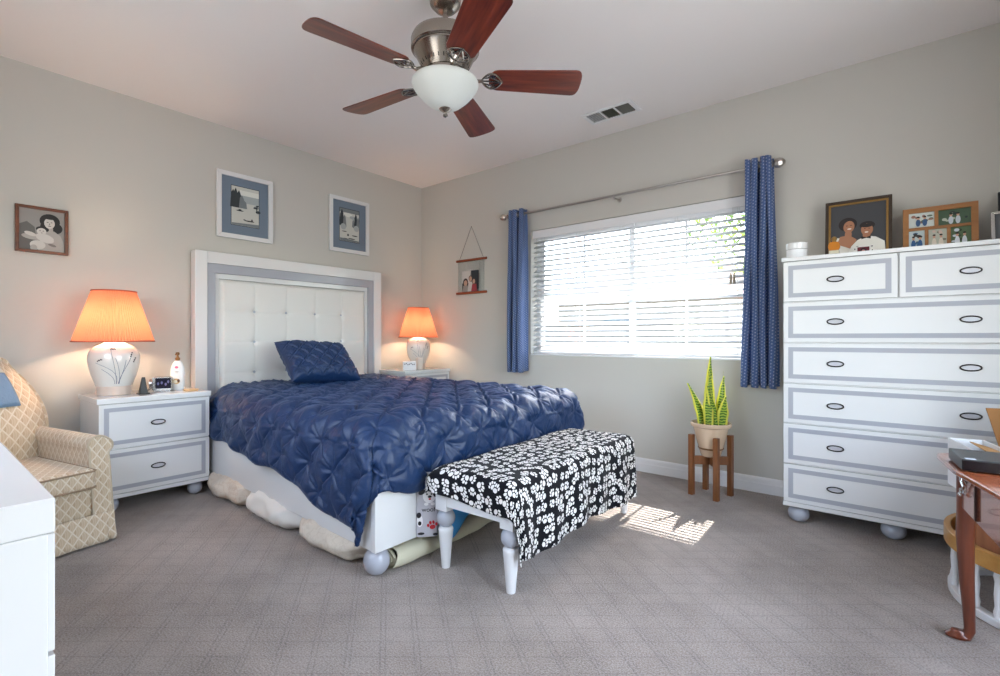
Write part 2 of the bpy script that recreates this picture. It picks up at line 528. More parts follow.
# ------------------------------------------------------------------ blinds
bl = thing('window_blind', 'white slatted horizontal blind filling the window between the blue curtains', 'blind', ((WX0+WX1)/2, .045, WZ0+.012))
bw = (WX1-WX0)/2-.01
zt = WZ1-WZ0-.012
MB().box((-bw, -.035, zt-.075), (bw, -.027, zt-.002)).box((-bw, -.027, zt-.05), (bw, .028, zt-.002)).build('headrail', M['white_matte'], bl, bevel=.003)
tilt = math.radians(33); nsl = 23; sp_ = (zt-.075-.03)/nsl
for i in range(nsl):
    zc = .045+sp_*i
    s = MB()
    hw = .0255
    def slat(u, v, zc=zc):
        a = (v-.5)*2
        yy = a*hw; crown = .0022*(1-a*a)
        return (-bw+.004+(2*bw-.008)*u, yy*math.cos(tilt)-crown*math.sin(tilt), zc+yy*math.sin(tilt)+crown*math.cos(tilt))
    s.grid(slat, 1, 6)
    s.build('slat', M['slat'], bl, solid=.003, fixn=False)
MB().box((-bw+.004, -.024, .004), (bw-.004, .024, .022)).build('bottom_rail', M['white_matte'], bl, bevel=.004)
for xx in (-bw+.09, -bw*.5, -.06, bw*.42, bw-.1):
    c = MB()
    for yy in (-.028, .028): c.tube([(xx, yy, .02), (xx, yy, zt-.05)], .0012, 5)
    c.build('ladder_cord', M['cord'], bl)
c = MB().tube([(bw-.13, -.038, zt-.07), (bw-.13, -.04, .60)], .0014, 6)
c.build('pull_cord', M['cord'], bl)
ts = MB()
for dx in (-.012, .010): ts.lathe([(.004, .08), (.008, .05), (.009, .0)], 10, (bw-.13+dx, -.042, .53))
ts.build('cord_tassel', mat('tassel', (150, 140, 122), .6), bl)

# ------------------------------------------------------------------ curtain rod and curtains
ro = thing('curtain_rod', 'brushed metal curtain rod with faceted finials above the window', 'curtain rod', (2.42, -.10, 2.195))
MB().tube([(-1.10, 0, 0), (1.08, 0, 0)], .0105, 16).build('rod', M['rod'], ro)
for s in (-1, 1):
    x0 = -1.10 if s < 0 else 1.08
    prof = [(.013, 0), (.020, .004), (.020, .012), (.013, .018), (.013, .028), (.030, .040), (.034, .062), (.026, .082), (.010, .096)]
    f = MB().lathe([(r, s*z) for r, z in prof], 8 if s > 0 else 10, (x0, 0, 0), axis='x')
    f.build('finial', M['rod'], ro, smooth=False)
for x in (-1.02, -.02, 1.02):
    k = MB()
    k.tube([(x, .098, -.015), (x, .0, -.022)], .006, 8)
    k.lathe([(.020, .094), (.020, .099)], 14, (x, 0, -.015), axis='y')
    k.tube([(x, 0, -.022), (x, -.016, -.014), (x, -.017, 0)], .005, 6)
    k.tube([(x, 0, -.022), (x, 0, -.036)], .004, 6)
    k.build('bracket', M['rod'], ro)

def curtain(label, xc, w, ztop, zbot, folds, amp, seed, flare):
    rnd = random.Random(seed)
    ph = rnd.random()*6
    o = thing('curtain', label, 'curtain', (xc, -.10, zbot))
    Hh = ztop-zbot
    mb = MB()
    def fn(u, v):
        z = Hh*v
        ww = w*(1+flare*(1-v))
        a = u*folds*2*PI
        # deep folds that swing both sides of the rod
        y = amp*math.cos(a)*(1+.25*math.sin(3*v+ph))+.006*math.sin(a*2.3+ph+v*2)
        x = (u-.5)*ww+.012*math.sin(a*2)+.006*math.sin(v*5+u*9+ph)
        y = max(y, -.2)
        if v > .97: z += .003*math.sin(a)
        if v < .02: z += .008*math.sin(a*1.0+1)
        return (x, y, z)
    mb.grid(fn, folds*20, 36, 0, lambda u, v: (u*w*3.4, v*Hh))
    mb.build('curtain_panel', M['curtain'], o, solid=.0025, fixn=False)
    g = MB()
    for k in range(folds*2):
        u = (k+.5)/(folds*2); x = (u-.5)*w
        ang = [2*PI*i/16 for i in range(16)]
        g.tube([(x, .021*math.cos(t_), Hh-.045+.021*math.sin(t_)) for t_ in ang], .004, 6, closed=True)
    g.build('grommets', M['rod'], o)
    return o
curtain('blue dotted curtain gathered at the left end of the rod', 1.420, .185, 2.24, .745, 3, .045, 3, .04)
curtain('blue dotted curtain gathered at the right end of the rod, beside the tall dresser', 3.445, .165, 2.245, .73, 4, .042, 5, .38)

# ------------------------------------------------------------------ chests of drawers, all of one family
def ring_handle(parent, x, z, y, s=1.0):
    h = MB()
    n = 28
    pts = [(x+.037*s*math.cos(2*PI*i/n), y-.006, z+.0145*s*math.sin(2*PI*i/n)) for i in range(n)]
    h.tube(pts, .0032, 6, closed=True)
    pl = [(x+.030*s*math.cos(2*PI*i/n), z+.0105*s*math.sin(2*PI*i/n)) for i in range(n)]
    ho = h.build('handle', M['handle_dark'], parent)
    q = MB().prism(pl[::-1], y-.004, y-.0002, 0, 'xz')
    q.build('handle_plate', M['handle_plate'], ho)
def chest(name, label, cat, loc, rotz, w, d, h, fh, rows, slab=.022, foot_r=.05, group=None, feet_in=.07, proud=.006):
    """rows: list of (z0, z1, [(x0, x1, [handle x]) ...]) ; front is local -y"""
    o = thing(name, label, cat, loc, rotz, group)
    bd = MB().box((-w/2+.004, -d+.01, fh), (w/2-.004, -.002, h-slab))
    bd.build('body', M['white'], o, bevel=.003)
    pl = MB().box((-w/2+.0, -d-.004, fh), (w/2, -d+.012, fh+.024))
    pl.build('plinth_rail', M['white'], o, bevel=.003)
    MB().box((-w/2-.006, -d-.012, h-slab), (w/2+.006, 0, h)).build('top', M['white'], o, bevel=.003)
    for z0, z1, cells in rows:
        for (x0, x1, hs) in cells:
            y = -d
            y -= proud-.006
            dr = MB().box((x0+.004, y-.006, z0+.003), (x1-.004, y+.015, z1-.004))
            do = dr.build('drawer', M['white'], o, bevel=.002)
            mx_, mz = .028, .026; t_ = .024
            a, c, e, f = x0+mx_, x1-mx_, z0+mz, z1-mz
            il = MB(); ya, yb = y-.0075, y-.004
            il.box((a, ya, e), (c, yb, e+t_)).box((a, ya, f-t_), (c, yb, f)).box((a, ya, e+t_), (a+t_, yb, f-t_)).box((c-t_, ya, e+t_), (c, yb, f-t_))
            il.build('inlay_border', M['grey_inlay'], do, smooth=False)
            for hx in hs: ring_handle(do, hx, (z0+z1)/2, y-.006)
    for sx in (-1, 1):
        for yy in (-d+feet_in-.01, -.07):
            fo = MB().ball((sx*(w/2-feet_in), yy, fh/2+.0), foot_r, sz=fh/2/foot_r)
            fo.build('foot', M['grey_foot'], o)
    return o
# tall dresser against the window wall
W = 1.03
rows = []
zs = [.120, .340, .570, .798, 1.028, 1.258, 1.490]
for i in range(5):
    rows.append((zs[i], zs[i+1], [(-W/2, W/2, [-.265, .265])]))
rows.append((zs[5], zs[6], [(-W/2, 0, [-.265]), (0, W/2, [.265])]))
tall = chest('tall_dresser', 'tall white seven-drawer dresser with grey inlay borders against the window wall', 'dresser', (4.16, -.018, 0), 0, W, .485, 1.512, .096, rows, foot_r=.055)
MB().ball((-.02, -.40, .048), .055, sz=.048/.055).build('foot', M['grey_foot'], tall)
W = .60
def nrows(h):
    zb, zm, zt_ = .115, .115+(h-.033-.115)/2, h-.033
    return [(zb, zm, [(-W/2, W/2, [0])]), (zm, zt_, [(-W/2, W/2, [0])])]
chest('nightstand', 'white two-drawer nightstand between the armchair and the bed, under the larger lamp', 'nightstand', (.062, -2.676, 0), PI/2, W, .46, .695, .09, nrows(.695), slab=.033, foot_r=.045)
chest('nightstand', 'white nightstand in the room corner beyond the bed', 'nightstand', (.030, -.352, 0), PI/2, W, .46, .735, .09, nrows(.735), slab=.033, foot_r=.045)
# long low dresser, close to the camera on the left
W = 1.60; rows = []
zs = [.12, .335, .55, .745]
for i in range(3):
    rows.append((zs[i], zs[i+1], [(-W/2, 0, [-.4]), (0, W/2, [.4])]))
long_d = chest('long_dresser', 'low wide white dresser at the left edge, nearest the camera', 'dresser', (3.104-.80, YR+.02, 0), PI, W, .460, .80, .09, rows, slab=.055, foot_r=.05, proud=.013)
for sx in (-1, 1):
    x_ = sx*W/2
    for ya_, yb_ in ((-.463, -.400), (-.07, -.002)):
        MB().box((min(x_, x_+sx*.006)-.002, ya_, .09), (max(x_, x_+sx*.006), yb_, .745)).build('end_stile', M['white'], long_d, bevel=.002)
    

# ------------------------------------------------------------------ bed
HY0, HY1, HZ = -2.322, -.632, 1.715
bed = thing('bed', 'white lacquered queen bed frame with tufted headboard and ball feet', 'bed', (1.2, -1.47, 0))
def L(p): return (p[0]-1.2, p[1]+1.47, p[2])
def lb(mb, a, b_, mi=0): mb.box(L(a), L(b_), mi)
hb = MB(); x0, x1 = .02, .105
wd = .085
lb(hb, (x0, HY0, .0), (x1, HY0+wd, HZ)); lb(hb, (x0, HY1-wd, .0), (x1, HY1, HZ)); lb(hb, (x0, HY0+wd, HZ-wd-.005), (x1, HY1-wd, HZ))
lb(hb, (x0, HY0+wd, .12), (x0+.02, HY1-wd, HZ-wd))
hb.build('headboard', M['white'], bed, bevel=.004)
gb = MB(); g0, g1 = wd, wd+.06; gz = HZ-.09; xs0, xs1 = x0+.02, x1-.012
lb(gb, (xs0, HY0+g0, .2), (xs1, HY0+g1, gz-.07)); lb(gb, (xs0, HY1-g1, .2), (xs1, HY1-g0, gz-.07)); lb(gb, (xs0, HY0+g0, gz-.07), (xs1, HY1-g0, gz))
gb.build('headboard_band', M['grey_inlay'], bed, bevel=.002)
ib = MB(); i1 = g1+.032; iz = gz-.07
lb(ib, (xs0, HY0+g1, .2), (xs0+.03, HY0+i1, iz-.04)); lb(ib, (xs0, HY1-i1, .2), (xs0+.03, HY1-g1, iz-.04)); lb(ib, (xs0, HY0+g1, iz-.04), (xs0+.03, HY1-g1, iz))
ib.build('inner_reveal', M['white'], bed, bevel=.002)
# tufted panel
PY0, PY1, PZ0, PZ1 = HY0+i1, HY1-i1, .40, iz-.042
ncol = 5; cw = (PY1-PY0)/ncol; rh = .245
def panel(u, v):
    y = PY0+(PY1-PY0)*u; z = PZ0+(PZ1-PZ0)*v
    ey = min(y-PY0, PY1-y); ez = min(z-PZ0, PZ1-z); e = min(ey, ez)
    hgt = .042*min(1, (e/.03))**.5 if e > 0 else 0
    gy = abs(((y-PY0)/cw+.5) % 1-.5)*cw; gz_ = abs(((PZ1-z)/rh+.5) % 1-.5)*rh
    inside_y = cw*.5 < y-PY0 < (PY1-PY0)-cw*.5; inside_z = PZ1-z > rh*.5
    if inside_z and inside_y or True:
        fy = 1 if y-PY0 > cw*.5 and PY1-y > cw*.5 else 0
        fz = 1 if PZ1-z > rh*.5 else 0
        hgt -= .004*math.exp(-gy/.006)*fy + .004*math.exp(-gz_/.006)*fz
        if fy and fz: hgt -= .026*math.exp(-math.hypot(gy, gz_)/.026)
    return L((xs0+.012+hgt, y, z))
MB().grid(panel, 180, 140).build('tufted_panel', M['white_fabric'], bed, ang=80)
for i in range(1, ncol):
    for j in range(1, 4):
        y = PY0+cw*i; z = PZ1-rh*j
        bt = MB().lathe([(.001, .009), (.007, .008), (.011, .003), (.012, -.004)][::-1], 14, L((xs0+.012+.018, y, z)), axis='x')
        bt.build('button', M['grey_foot'], bed)
# rails; the foot end stands a little wider than the head
def slab4(mb, p, q, th, z0, z1, side):
    p, q = Vector(p), Vector(q); n = Vector((-(q-p).y, (q-p).x)).normalized()*side*th
    pts = [p, q, q+n, p+n]
    mb.hexa([L((a.x, a.y, z0)) for a in pts]+[L((a.x, a.y, z1)) for a in pts])
ra = MB(); slab4(ra, (.105, -2.335), (2.40, -2.418), .035, .127, .47, 1); ra.build('side_rail', M['white'], bed, bevel=.003)
ra = MB(); slab4(ra, (.105, -.645), (2.40, -.66), .035, .127, .47, -1); ra.build('side_rail', M['white'], bed, bevel=.003)
fb = MB(); slab4(fb, (2.418, -2.422), (2.418, -.655), .03, .127, .47, 1); fb.build('footboard', M['white'], bed, bevel=.003)
for (x, y) in ((2.352, -2.365), (2.352, -.72)):
    MB().ball(L((x, y, .064)), .058, sz=1.1, seg=32, rings=16).build('foot', M['grey_foot'], bed)
sl = MB(); lb(sl, (.11, -2.29, .30), (2.38, -.70, .33)); sl.build('slat_base', M['white_matte'], bed)
mt = MB().box((.25, -2.19, .335), (2.33, -.76, .645))
o = mt.build('mattress', M['white_fabric'], None, bevel=.05, seg=4)
tag(o, 'white mattress on the bed frame, hidden under the navy comforter', 'mattress')

# ------------------------------------------------------------------ pinch-pleated comforter
def pinch(a, b_, P, amp, seed=0, pl=.55):
    """height of pinch-pleated cloth: puffs between a centred lattice of pinched points"""
    best = 9; bi = None
    i0 = math.floor(a/P); j0 = math.floor(b_/P)
    for i in (i0, i0+1):
        for j in (j0, j0+1):
            d_ = math.hypot(a-i*P, b_-j*P)
            if d_ < best: best = d_; bi = (i, j, 0)
    d_ = math.hypot(a-(i0+.5)*P, b_-(j0+.5)*P)
    if d_ < best: best = d_; bi = (i0+.5, j0+.5, 1)
    th = math.atan2(b_-bi[1]*P, a-bi[0]*P)
    hsh = math.sin(bi[0]*12.9+bi[1]*78.2+seed)*43758.5; hsh -= math.floor(hsh)
    q = best/(P*.5)
    puff = amp*.62*(1-math.exp(-(q/.55)**2))
    u_ = (a+b_)/P; v_ = (a-b_)/P
    eu = (u_-round(u_))*P/1.414; ev = (v_-round(v_))*P/1.414
    # pleat lines join neighbouring pinches; every pleat is folded to one side
    def pleat(e, w):
        return -amp*.55*math.exp(-(e/w)**2)+amp*.42*math.exp(-((e-w*1.9)/(w*1.25))**2)
    w = max(.0042, P*.022)
    kq = min(1, q*2.2)
    cr = (pleat(eu, w)+pleat(ev, w))*kq*pl
    # narrow folds that fan out from each pinch
    rad = 0
    for n_, f_, s_ in ((5, .52, .5), (8, .36, .34)):
        ph = hsh*6.28*n_
        k_ = abs(math.sin(th*n_/2+ph+.8*math.sin(q*2+hsh*9)))
        rad += amp*s_*((k_**.6)-.72)*math.exp(-(q/(f_*1.6))**1.4)*min(1, q*4.5)
    wob = amp*.45*noise.noise(Vector((a*1.7/P, b_*1.7/P, seed)))
    return puff+cr+rad+wob

def comforter():
    ztop = .680; rho = .115
    xh = .12; xf = 2.432; yn = -2.432; yf = -.67
    La = xf-rho-xh; Bn = yn+rho; Bf = yf-rho
    NA, NB = 330, 370
    amax = La+.365
    def base(a, b_):
        # a from the headboard, b_ across: real y when on top
        da = max(0, a-La); dn = max(0, Bn-b_); df = max(0, b_-Bf)
        x = xh+min(a, La); y = min(max(b_, Bn), Bf)
        y += (.150*max(0, 1-x/1.5)+.11*max(0, 1-(x-.12)/.30))*min(1, max(0, (-1.6-y)/(-1.6-Bn)))
        db = dn if dn > 0 else df; sg = -1 if dn > 0 else 1
        if da == 0 and db == 0:
            return Vector((x, y, ztop))
        p = 2.3
        d_ = (da**p+db**p)**(1/p)
        phi = math.atan2(db, da)
        if da > 0 and db > 0: phi = (PI/2)*(phi/(PI/2))**.8
        if d_ < rho*PI/2:
            hh = rho*math.sin(d_/rho); vv = rho*(1-math.cos(d_/rho))
        else:
            r2 = d_-rho*PI/2; hh = rho+.012*min(1, r2/.2); vv = rho+r2
        sq = .55+.45*max(0, 1-max(0, vv-rho)/.05) if (da > 0 and db > 0) else 1
        cx = max(0, math.cos(phi))**sq*hh; cy = sg*max(0, math.sin(phi))**sq*hh
        if da > 0 and db > 0:
            k = min(1, 2*min(da, db)/.3)
            cx -= k*.32*max(0, vv-.22)*math.sin(phi)
            hh2 = .02*k*math.sin(phi*6)*min(1, vv/.3); cx += hh2*math.cos(phi); cy += sg*abs(hh2)*math.sin(phi)
        return Vector((x+cx, y+cy, ztop-vv))
    grid_ = []
    prm = []
    for i in range(NA+1):
        row = []; pr = []
        a = amax*i/NA
        # side overhang grows a little towards the foot
        ss = min(1, max(0, (a-1.45)/.65)); ss = ss*ss*(3-2*ss)
        dn = .368+.035*min(1, a/1.6)+.115*ss+.008*math.sin(a*7)+.005*math.sin(a*17)
        for j in range(NB+1):
            fb_ = j/NB
            b_ = (Bn-dn)+(Bf+.36-(Bn-dn))*fb_
            dd = a
            if a > La: dd = La+(a-La)*(1+.06*math.sin(b_*8)+.04*math.sin(b_*19))
            row.append(base(dd, b_)); pr.append((a, b_))
        grid_.append(row); prm.append(pr)
    P = .245
    mb = MB(); n = 0
    vs = []
    for i in range(NA+1):
        for j in range(NB+1):
            p = grid_[i][j]
            pa = grid_[min(i+1, NA)][j]-grid_[max(i-1, 0)][j]
            pb = grid_[i][min(j+1, NB)]-grid_[i][max(j-1, 0)]
            nn = pa.cross(pb)
            nn = nn.normalized() if nn.length > 1e-9 else Vector((0, 0, 1))
            a, b_ = prm[i][j]
            edge = min(j, NB-j, NA-i)/6
            h_ = pinch(a+.06, b_+.05, P, .033)*min(1, edge+.15)
            q = p+nn*(h_+.004)
            # soft random drape of the hanging sides
            if p.z < ztop-.1:
                q += nn*(.012*math.sin(a*16+1)*math.sin(b_*16))
            vs.append(q); mb.uv[len(vs)-1] = (a, b_)
    mb.v = vs
    for i in range(NA):
        for j in range(NB):
            k = i*(NB+1)+j
            mb.f.append((k, k+NB+1, k+NB+2, k+1)); mb.m.append(0)
    o = mb.build('comforter', M['comforter'], None, solid=.006, fixn=False, ang=170)
    tag(o, 'navy blue pinch-pleated satin comforter spread over the bed', 'comforter')
    return o
comforter()

def cushion(mb, w, h, th, n=40, pleat=0, P=.11, uvs=1, puffp=.5):
    """pillow in local x (width) and z (height), thickness along y"""
    for sgn in (-1, 1):
        def fn(u, v, sgn=sgn):
            a, b_ = 2*u-1, 2*v-1
            k = max(0, (1-a**4)*(1-b_**4))
            t_ = th/2*k**puffp
            x = w/2*a*(1-.06*(1-abs(b_)**2)*abs(a)**3); z = h/2*b_*(1-.08*(1-abs(a)**2)*abs(b_)**3)
            if pleat: t_ += pinch(x+.5, z+.5, P, pleat, 3, 1.3)*min(1, k*4)
            return (x, sgn*t_, z)
        mb.grid(fn, n, n, 0, lambda u, v: (u*w*uvs, v*h*uvs))
    return mb
pl = cushion(MB(), .60, .42, .18, 150, .013, .125)
pl.xform(Matrix.Translation((.540, -1.575, .862)) @ Matrix.Rotation(math.radians(-3), 4, 'X') @ Matrix.Rotation(math.radians(90), 4, 'Z') @ Matrix.Rotation(math.radians(-47), 4, 'X'))
tag(pl.build('pillow', M['comforter'], fixn=False, ang=170), 'navy pleated pillow leaning on the white tufted headboard', 'pillow')

# ------------------------------------------------------------------ bench with the paw-print blanket
bn = thing('bench', 'white wooden bench with turned legs at the foot of the bed', 'bench', (2.708, -1.535, 0), math.radians(1.8))
BX, BY = .185, .585
bench_leg = None
for sx in (-1, 1):
    for sy in (-1, 1):
        lg = MB(); c = (sx*BX, sy*(BY-.005), 0)
        lg.lathe([(.019, 0), (.020, .01), (.033, .165), (.035, .178), (.031, .186), (.024, .190)], 20, c)
        lg.box((c[0]-.034, c[1]-.034, .268), (c[0]+.034, c[1]+.034, .372))
        lo = lg.build('leg', M['white_matte'], bn, bevel=.002)
        MB().ball((c[0], c[1], .229), .043, seg=24).build('leg_ball', M['grey_foot'], lo)
ap = MB()
ap.box((-BX+.03, -BY-.025, .290), (BX-.03, -BY-.001, .370)).box((-BX+.03, BY+.001, .290), (BX-.03, BY+.025, .370))
ap.box((-BX-.025, -BY+.03, .290), (-BX-.001, BY-.03, .370)).box((BX+.001, -BY+.03, .290), (BX+.025, BY-.03, .370))
ap.build('apron', M['white_matte'], bn, bevel=.003)
MB().box((-BX-.04, -BY-.04, .372), (BX+.04, BY+.04, .455)).build('seat', M['white_fabric'], bn, bevel=.03, seg=4)

def blanket():
    z0 = .466; rho = .045
    x0, x1 = 2.480, 2.715+BX+.045
    y0, y1 = -1.535-BY-.05, -1.535+BY+.05
    NA, NB = 90, 150
    hem = [(-2.22, .205), (-2.10, .200), (-2.03, .170), (-1.96, .172), (-1.82, .178), (-1.61, .200), (-1.45, .185), (-1.27, .162), (-1.0, .150), (-.85, .155)]
    def hemz(y):
        for (a, za), (b_, zb) in zip(hem, hem[1:]):
            if a <= y <= b_: return za+(zb-za)*(y-a)/(b_-a)
        return hem[0][1] if y < hem[0][0] else hem[-1][1]
    def over(d_):
        if d_ <= 0: return 0, 0
        if d_ < rho*PI/2: return rho*math.sin(d_/rho), rho*(1-math.cos(d_/rho))
        return rho, rho+d_-rho*PI/2
    def fn(u, v):
        # v along y, u across x; sheet beyond the edges hangs down
        yext0, yext1 = .065+.055*min(1, u/.45), .10
        s = (y0-yext0)+((y1+yext1)-(y0-yext0))*v
        hz = hemz(s)
        lr = z0-hz+rho*.57; ll = .045+.012*math.sin(s*6)
        xs = (x0-ll)+((x1+lr)-(x0-ll))*u
        dxr = max(0, xs-(x1-rho)); dxl = max(0, (x0+rho)-xs)
        dyn = max(0, (y0+rho)-s); dyf = max(0, s-(y1-rho))
        x = min(max(xs, x0+rho), x1-rho); y = min(max(s, y0+rho), y1-rho)
        dx = dxr or dxl; dy = dyn or dyf
        p = 2.2
        d_ = (dx**p+dy**p)**(1/p) if (dx > 0 and dy > 0) else max(dx, dy)
        h_, w_ = over(d_)
        phi = math.atan2(dy, dx)
        if dx > 0 and dy > 0:
            # the corner of the sheet gathers into a fold instead of stretching
            phi = PI/2*(phi/(PI/2))**1.3
        X = x+(h_*math.cos(phi))*(1 if dxr > 0 else -1)*(1 if dx > 0 else 0)
        Y = y+(h_*math.sin(phi))*(-1 if dyn > 0 else 1)*(1 if dy > 0 else 0)
        Z = z0-w_
        # drape ripples on the long hanging side
        if dxr > 0:
            k = min(1, w_/.25)
            X += k*(.012*math.sin(s*26)+.010*math.sin(s*11+1)+.012)
        elif dyn > 0:
            Y -= .004*math.sin(xs*40)*min(1, w_/.05)+.050*max(0, 1-(xs-x0)/.22)*min(1, dyn/.05)
        else:
            Z += .004*noise.noise(Vector((xs*7, s*5, 2)))+.002*math.sin(s*13+xs*9)
        ca_, sa_ = math.cos(math.radians(1.8)), math.sin(math.radians(1.8))
        X, Y = X-2.708, Y+1.535
        return (2.708+X*ca_-Y*sa_, -1.535+X*sa_+Y*ca_, Z)
    mb = MB().grid(fn, NA, NB, 0, lambda u, v: (u*.80, v*1.45))
    o = mb.build('paw_print_blanket', M['paw'], None, solid=.005, fixn=False, ang=170)
    tag(o, 'black fleece blanket printed with white paw prints, draped over the bench', 'blanket')
blanket()

# ---- grey dog-print blanket wedged between bed and bench
db = thing('dog_print_blanket', 'grey folded blanket with dog faces and a red paw hanging between bed and bench', 'blanket', (2.4585, -2.158, .128), math.radians(49))
bk = MB()
def rr(x0, x1, z0, z1, r, n=5):
    pts = []
    for (cx, cz, a0) in ((x1-r, z0+r, -90), (x1-r, z1-r, 0), (x0+r, z1-r, 90), (x0+r, z0+r, 180)):
        for k in range(n+1):
            a = math.radians(a0+90*k/n); pts.append((cx+r*math.cos(a), cz+r*math.sin(a)))
    return pts
bk.prism(rr(-.052, .046, 0, .300, .012)[::-1], 0, .014, 0, 'xz')
bk.build('cloth', mat('grey_fleece', (186, 184, 192), .9, bump=(200, .3)), db, bevel=.005, seg=3)
pr = MB(); inks = [flatmat((34, 33, 38)), flatmat((186, 40, 48)), flatmat((232, 230, 232))]
def disc(mb, cx, cz, rx, rz, mi, y=-.0012, n=18, rot=0, th=.0008):
    c_, s_ = math.cos(rot), math.sin(rot)
    pts = []
    for i in range(n):
        a, b_ = rx*math.cos(2*PI*i/n), rz*math.sin(2*PI*i/n)
        pts.append((cx+a*c_-b_*s_, cz+a*s_+b_*c_))
    mb.prism(pts[::-1], y, y+th, mi, 'xz')
def paw(mb, cx, cz, s, mi, rot=0):
    for (px, pz, rx, rz) in ((0, -.1, .26, .2), (-.36, .10, .11, .15), (-.13, .3, .11, .16), (.14, .3, .11, .16), (.37, .09, .11, .15)):
        c_, s_ = math.cos(rot), math.sin(rot)
        disc(mb, cx+s*(px*c_-pz*s_), cz+s*(px*s_+pz*c_), s*rx, s*rz, mi, -.0018, rot=rot)
paw(pr, .022, .052, .052, 1, .15)
# upper dog face
disc(pr, .008, 0.192, .030, .034, 2, -.001)
disc(pr, -.026, 0.210, .017, .011, 0, -.0016, rot=.5); disc(pr, .034, 0.202, .010, .018, 0, -.0016, rot=.2)
disc(pr, -.003, 0.200, .004, .004, 0, -.0022); disc(pr, .018, 0.200, .004, .004, 0, -.0022); disc(pr, .010, 0.188, .009, .006, 0, -.0022)
disc(pr, .010, 0.177, .006, .004, 1, -.0022); disc(pr, -.006, 0.154, .010, .007, 2, -.0016); disc(pr, .024, 0.154, .010, .007, 2, -.0016)
# lower dog face, cut by the edge of the fold
disc(pr, -.036, 0.077, .014, .028, 2, -.001); disc(pr, -.040, 0.104, .011, .013, 0, -.0016); disc(pr, -.036, 0.066, .008, .010, 0, -.0016)
disc(pr, -.030, 0.018, .016, .006, 0, -.0016); disc(pr, .036, 0.012, .012, .006, 0, -.0016)
pr.build('print', inks, db, smooth=False)
def text(body, size, M_, material, parent, name='lettering', ext=.0004):
    cu = bpy.data.curves.new(name, 'FONT'); cu.body = body; cu.size = size; cu.align_x = 'CENTER'; cu.align_y = 'CENTER'; cu.extrude = ext
    tmp = bpy.data.objects.new(name, cu); COL.objects.link(tmp)
    bpy.context.view_layer.update()
    me = bpy.data.meshes.new_from_object(tmp.evaluated_get(bpy.context.evaluated_depsgraph_get()))
    bpy.data.objects.remove(tmp); bpy.data.curves.remove(cu)
    me.transform(M_); me.materials.clear(); me.materials.append(material)
    o = bpy.data.objects.new(name, me); COL.objects.link(o); o.parent = parent
    return o
FRONT = Matrix.Rotation(PI/2, 4, 'X')      # lettering upright, facing -y
text('woof', .030, Matrix.Translation((.004, -.002, .128)) @ FRONT, inks[0], db)
# bright blue cloth behind the near bench leg
bc = MB()
def bluecloth(u, v):
    y = -2.085+.36*u
    zb = .075+.19*max(0, u-.04)
    return (2.487+.012*math.sin(u*9), y, .36+(zb-.36)*v)
bc.grid(bluecloth, 24, 12, 0)
tag(bc.build('blue_cloth', mat('blue_cloth', (70, 165, 235), .7), None, solid=.006, fixn=False), 'bright blue cloth hanging down beside the bed, seen behind the near bench leg', 'cloth')
# folded beige blanket under the foot end
rb = MB()
def beige(u, v):
    y = -2.30+.86*u
    a = 2*PI*v
    n_ = 2.6
    ca, sa = math.cos(a), math.sin(a)
    rx, rz = .075, .047
    X = rx*abs(ca)**(2/n_)*(1 if ca > 0 else -1); Z = rz*abs(sa)**(2/n_)*(1 if sa > 0 else -1)
    w_ = 1+.05*math.sin(u*13)+.03*math.sin(u*31+a)
    return (2.335+X*w_+.012*math.sin(u*5), y+.012*math.sin(a*2), .053+Z*w_)
rb.grid(beige, 50, 32)
nn_ = len(rb.v)
for uu in (0, 1):
    sp = []
    for k in range(40):
        t_ = k/39; a = t_*4.5*PI+.3; r_ = .98-.85*t_
        sp.append((2.335+.068*r_*math.cos(a), (-2.302 if uu == 0 else -1.438), .053+.040*r_*math.sin(a)))
    rb.tube(sp, .0035, 5)
    rb.flat([(2.335+.07*math.cos(2*PI*k/24), (-2.296 if uu == 0 else -1.444), .053+.043*math.sin(2*PI*k/24)) for k in range(24)])
tag(rb.build('rolled_blanket', M['beige_cloth'], None, fixn=False), 'beige rolled blanket on the carpet beside the bed foot', 'blanket')

# bedding stuffed under the near side rail
def lump(name, label, cat, x, y, lx, ly, lz, m, seed, rot=0):
    mb = MB()
    def fn(u, v):
        a = 2*PI*u; b_ = PI*(v-.5)
        ca = math.cos(b_)
        px = math.copysign(abs(ca*math.cos(a))**.75, math.cos(a)); py = math.copysign(abs(ca*math.sin(a))**.75, math.sin(a)); pz = math.copysign(abs(math.sin(b_))**.8, b_)
        p = Vector((px*lx/2, py*ly/2, pz*lz/2))
        k = 1+.20*noise.noise(Vector((p.x*7+seed, p.y*9, p.z*12)))+.06*noise.noise(Vector((p.x*22+seed, p.y*16, p.z*20)))
        k += .03*(1-abs(2*noise.noise(Vector((p.x*16+seed*2, p.y*7, p.z*9)))))
        p *= k
        return (p.x, p.y, max(p.z, -lz/2+.002)+lz/2)
    mb.grid(fn, 64, 32)
    o = mb.build(name, m, None, fixn=False, ang=170)
    o.location = (x, y, 0); o.rotation_euler.z = rot
    return tag(o, label, cat)
lump('stored_pillow', 'cream printed pillow under the bed rail, next to the nightstand foot', 'pillow', .77, -2.262, .60, .32, .165, M['cream_print'], 1, -.03)
lump('stored_blanket', 'crumpled white bedding under the middle of the near bed rail', 'blanket', 1.36, -2.262, .58, .32, .165, M['white_cloth'], 7, -.05)
lump('stored_pillow', 'pale patterned pillow under the bed rail, nearest the ball foot', 'pillow', 1.965, -2.275, .60, .32, .165, M['linen_print'], 13, -.03)

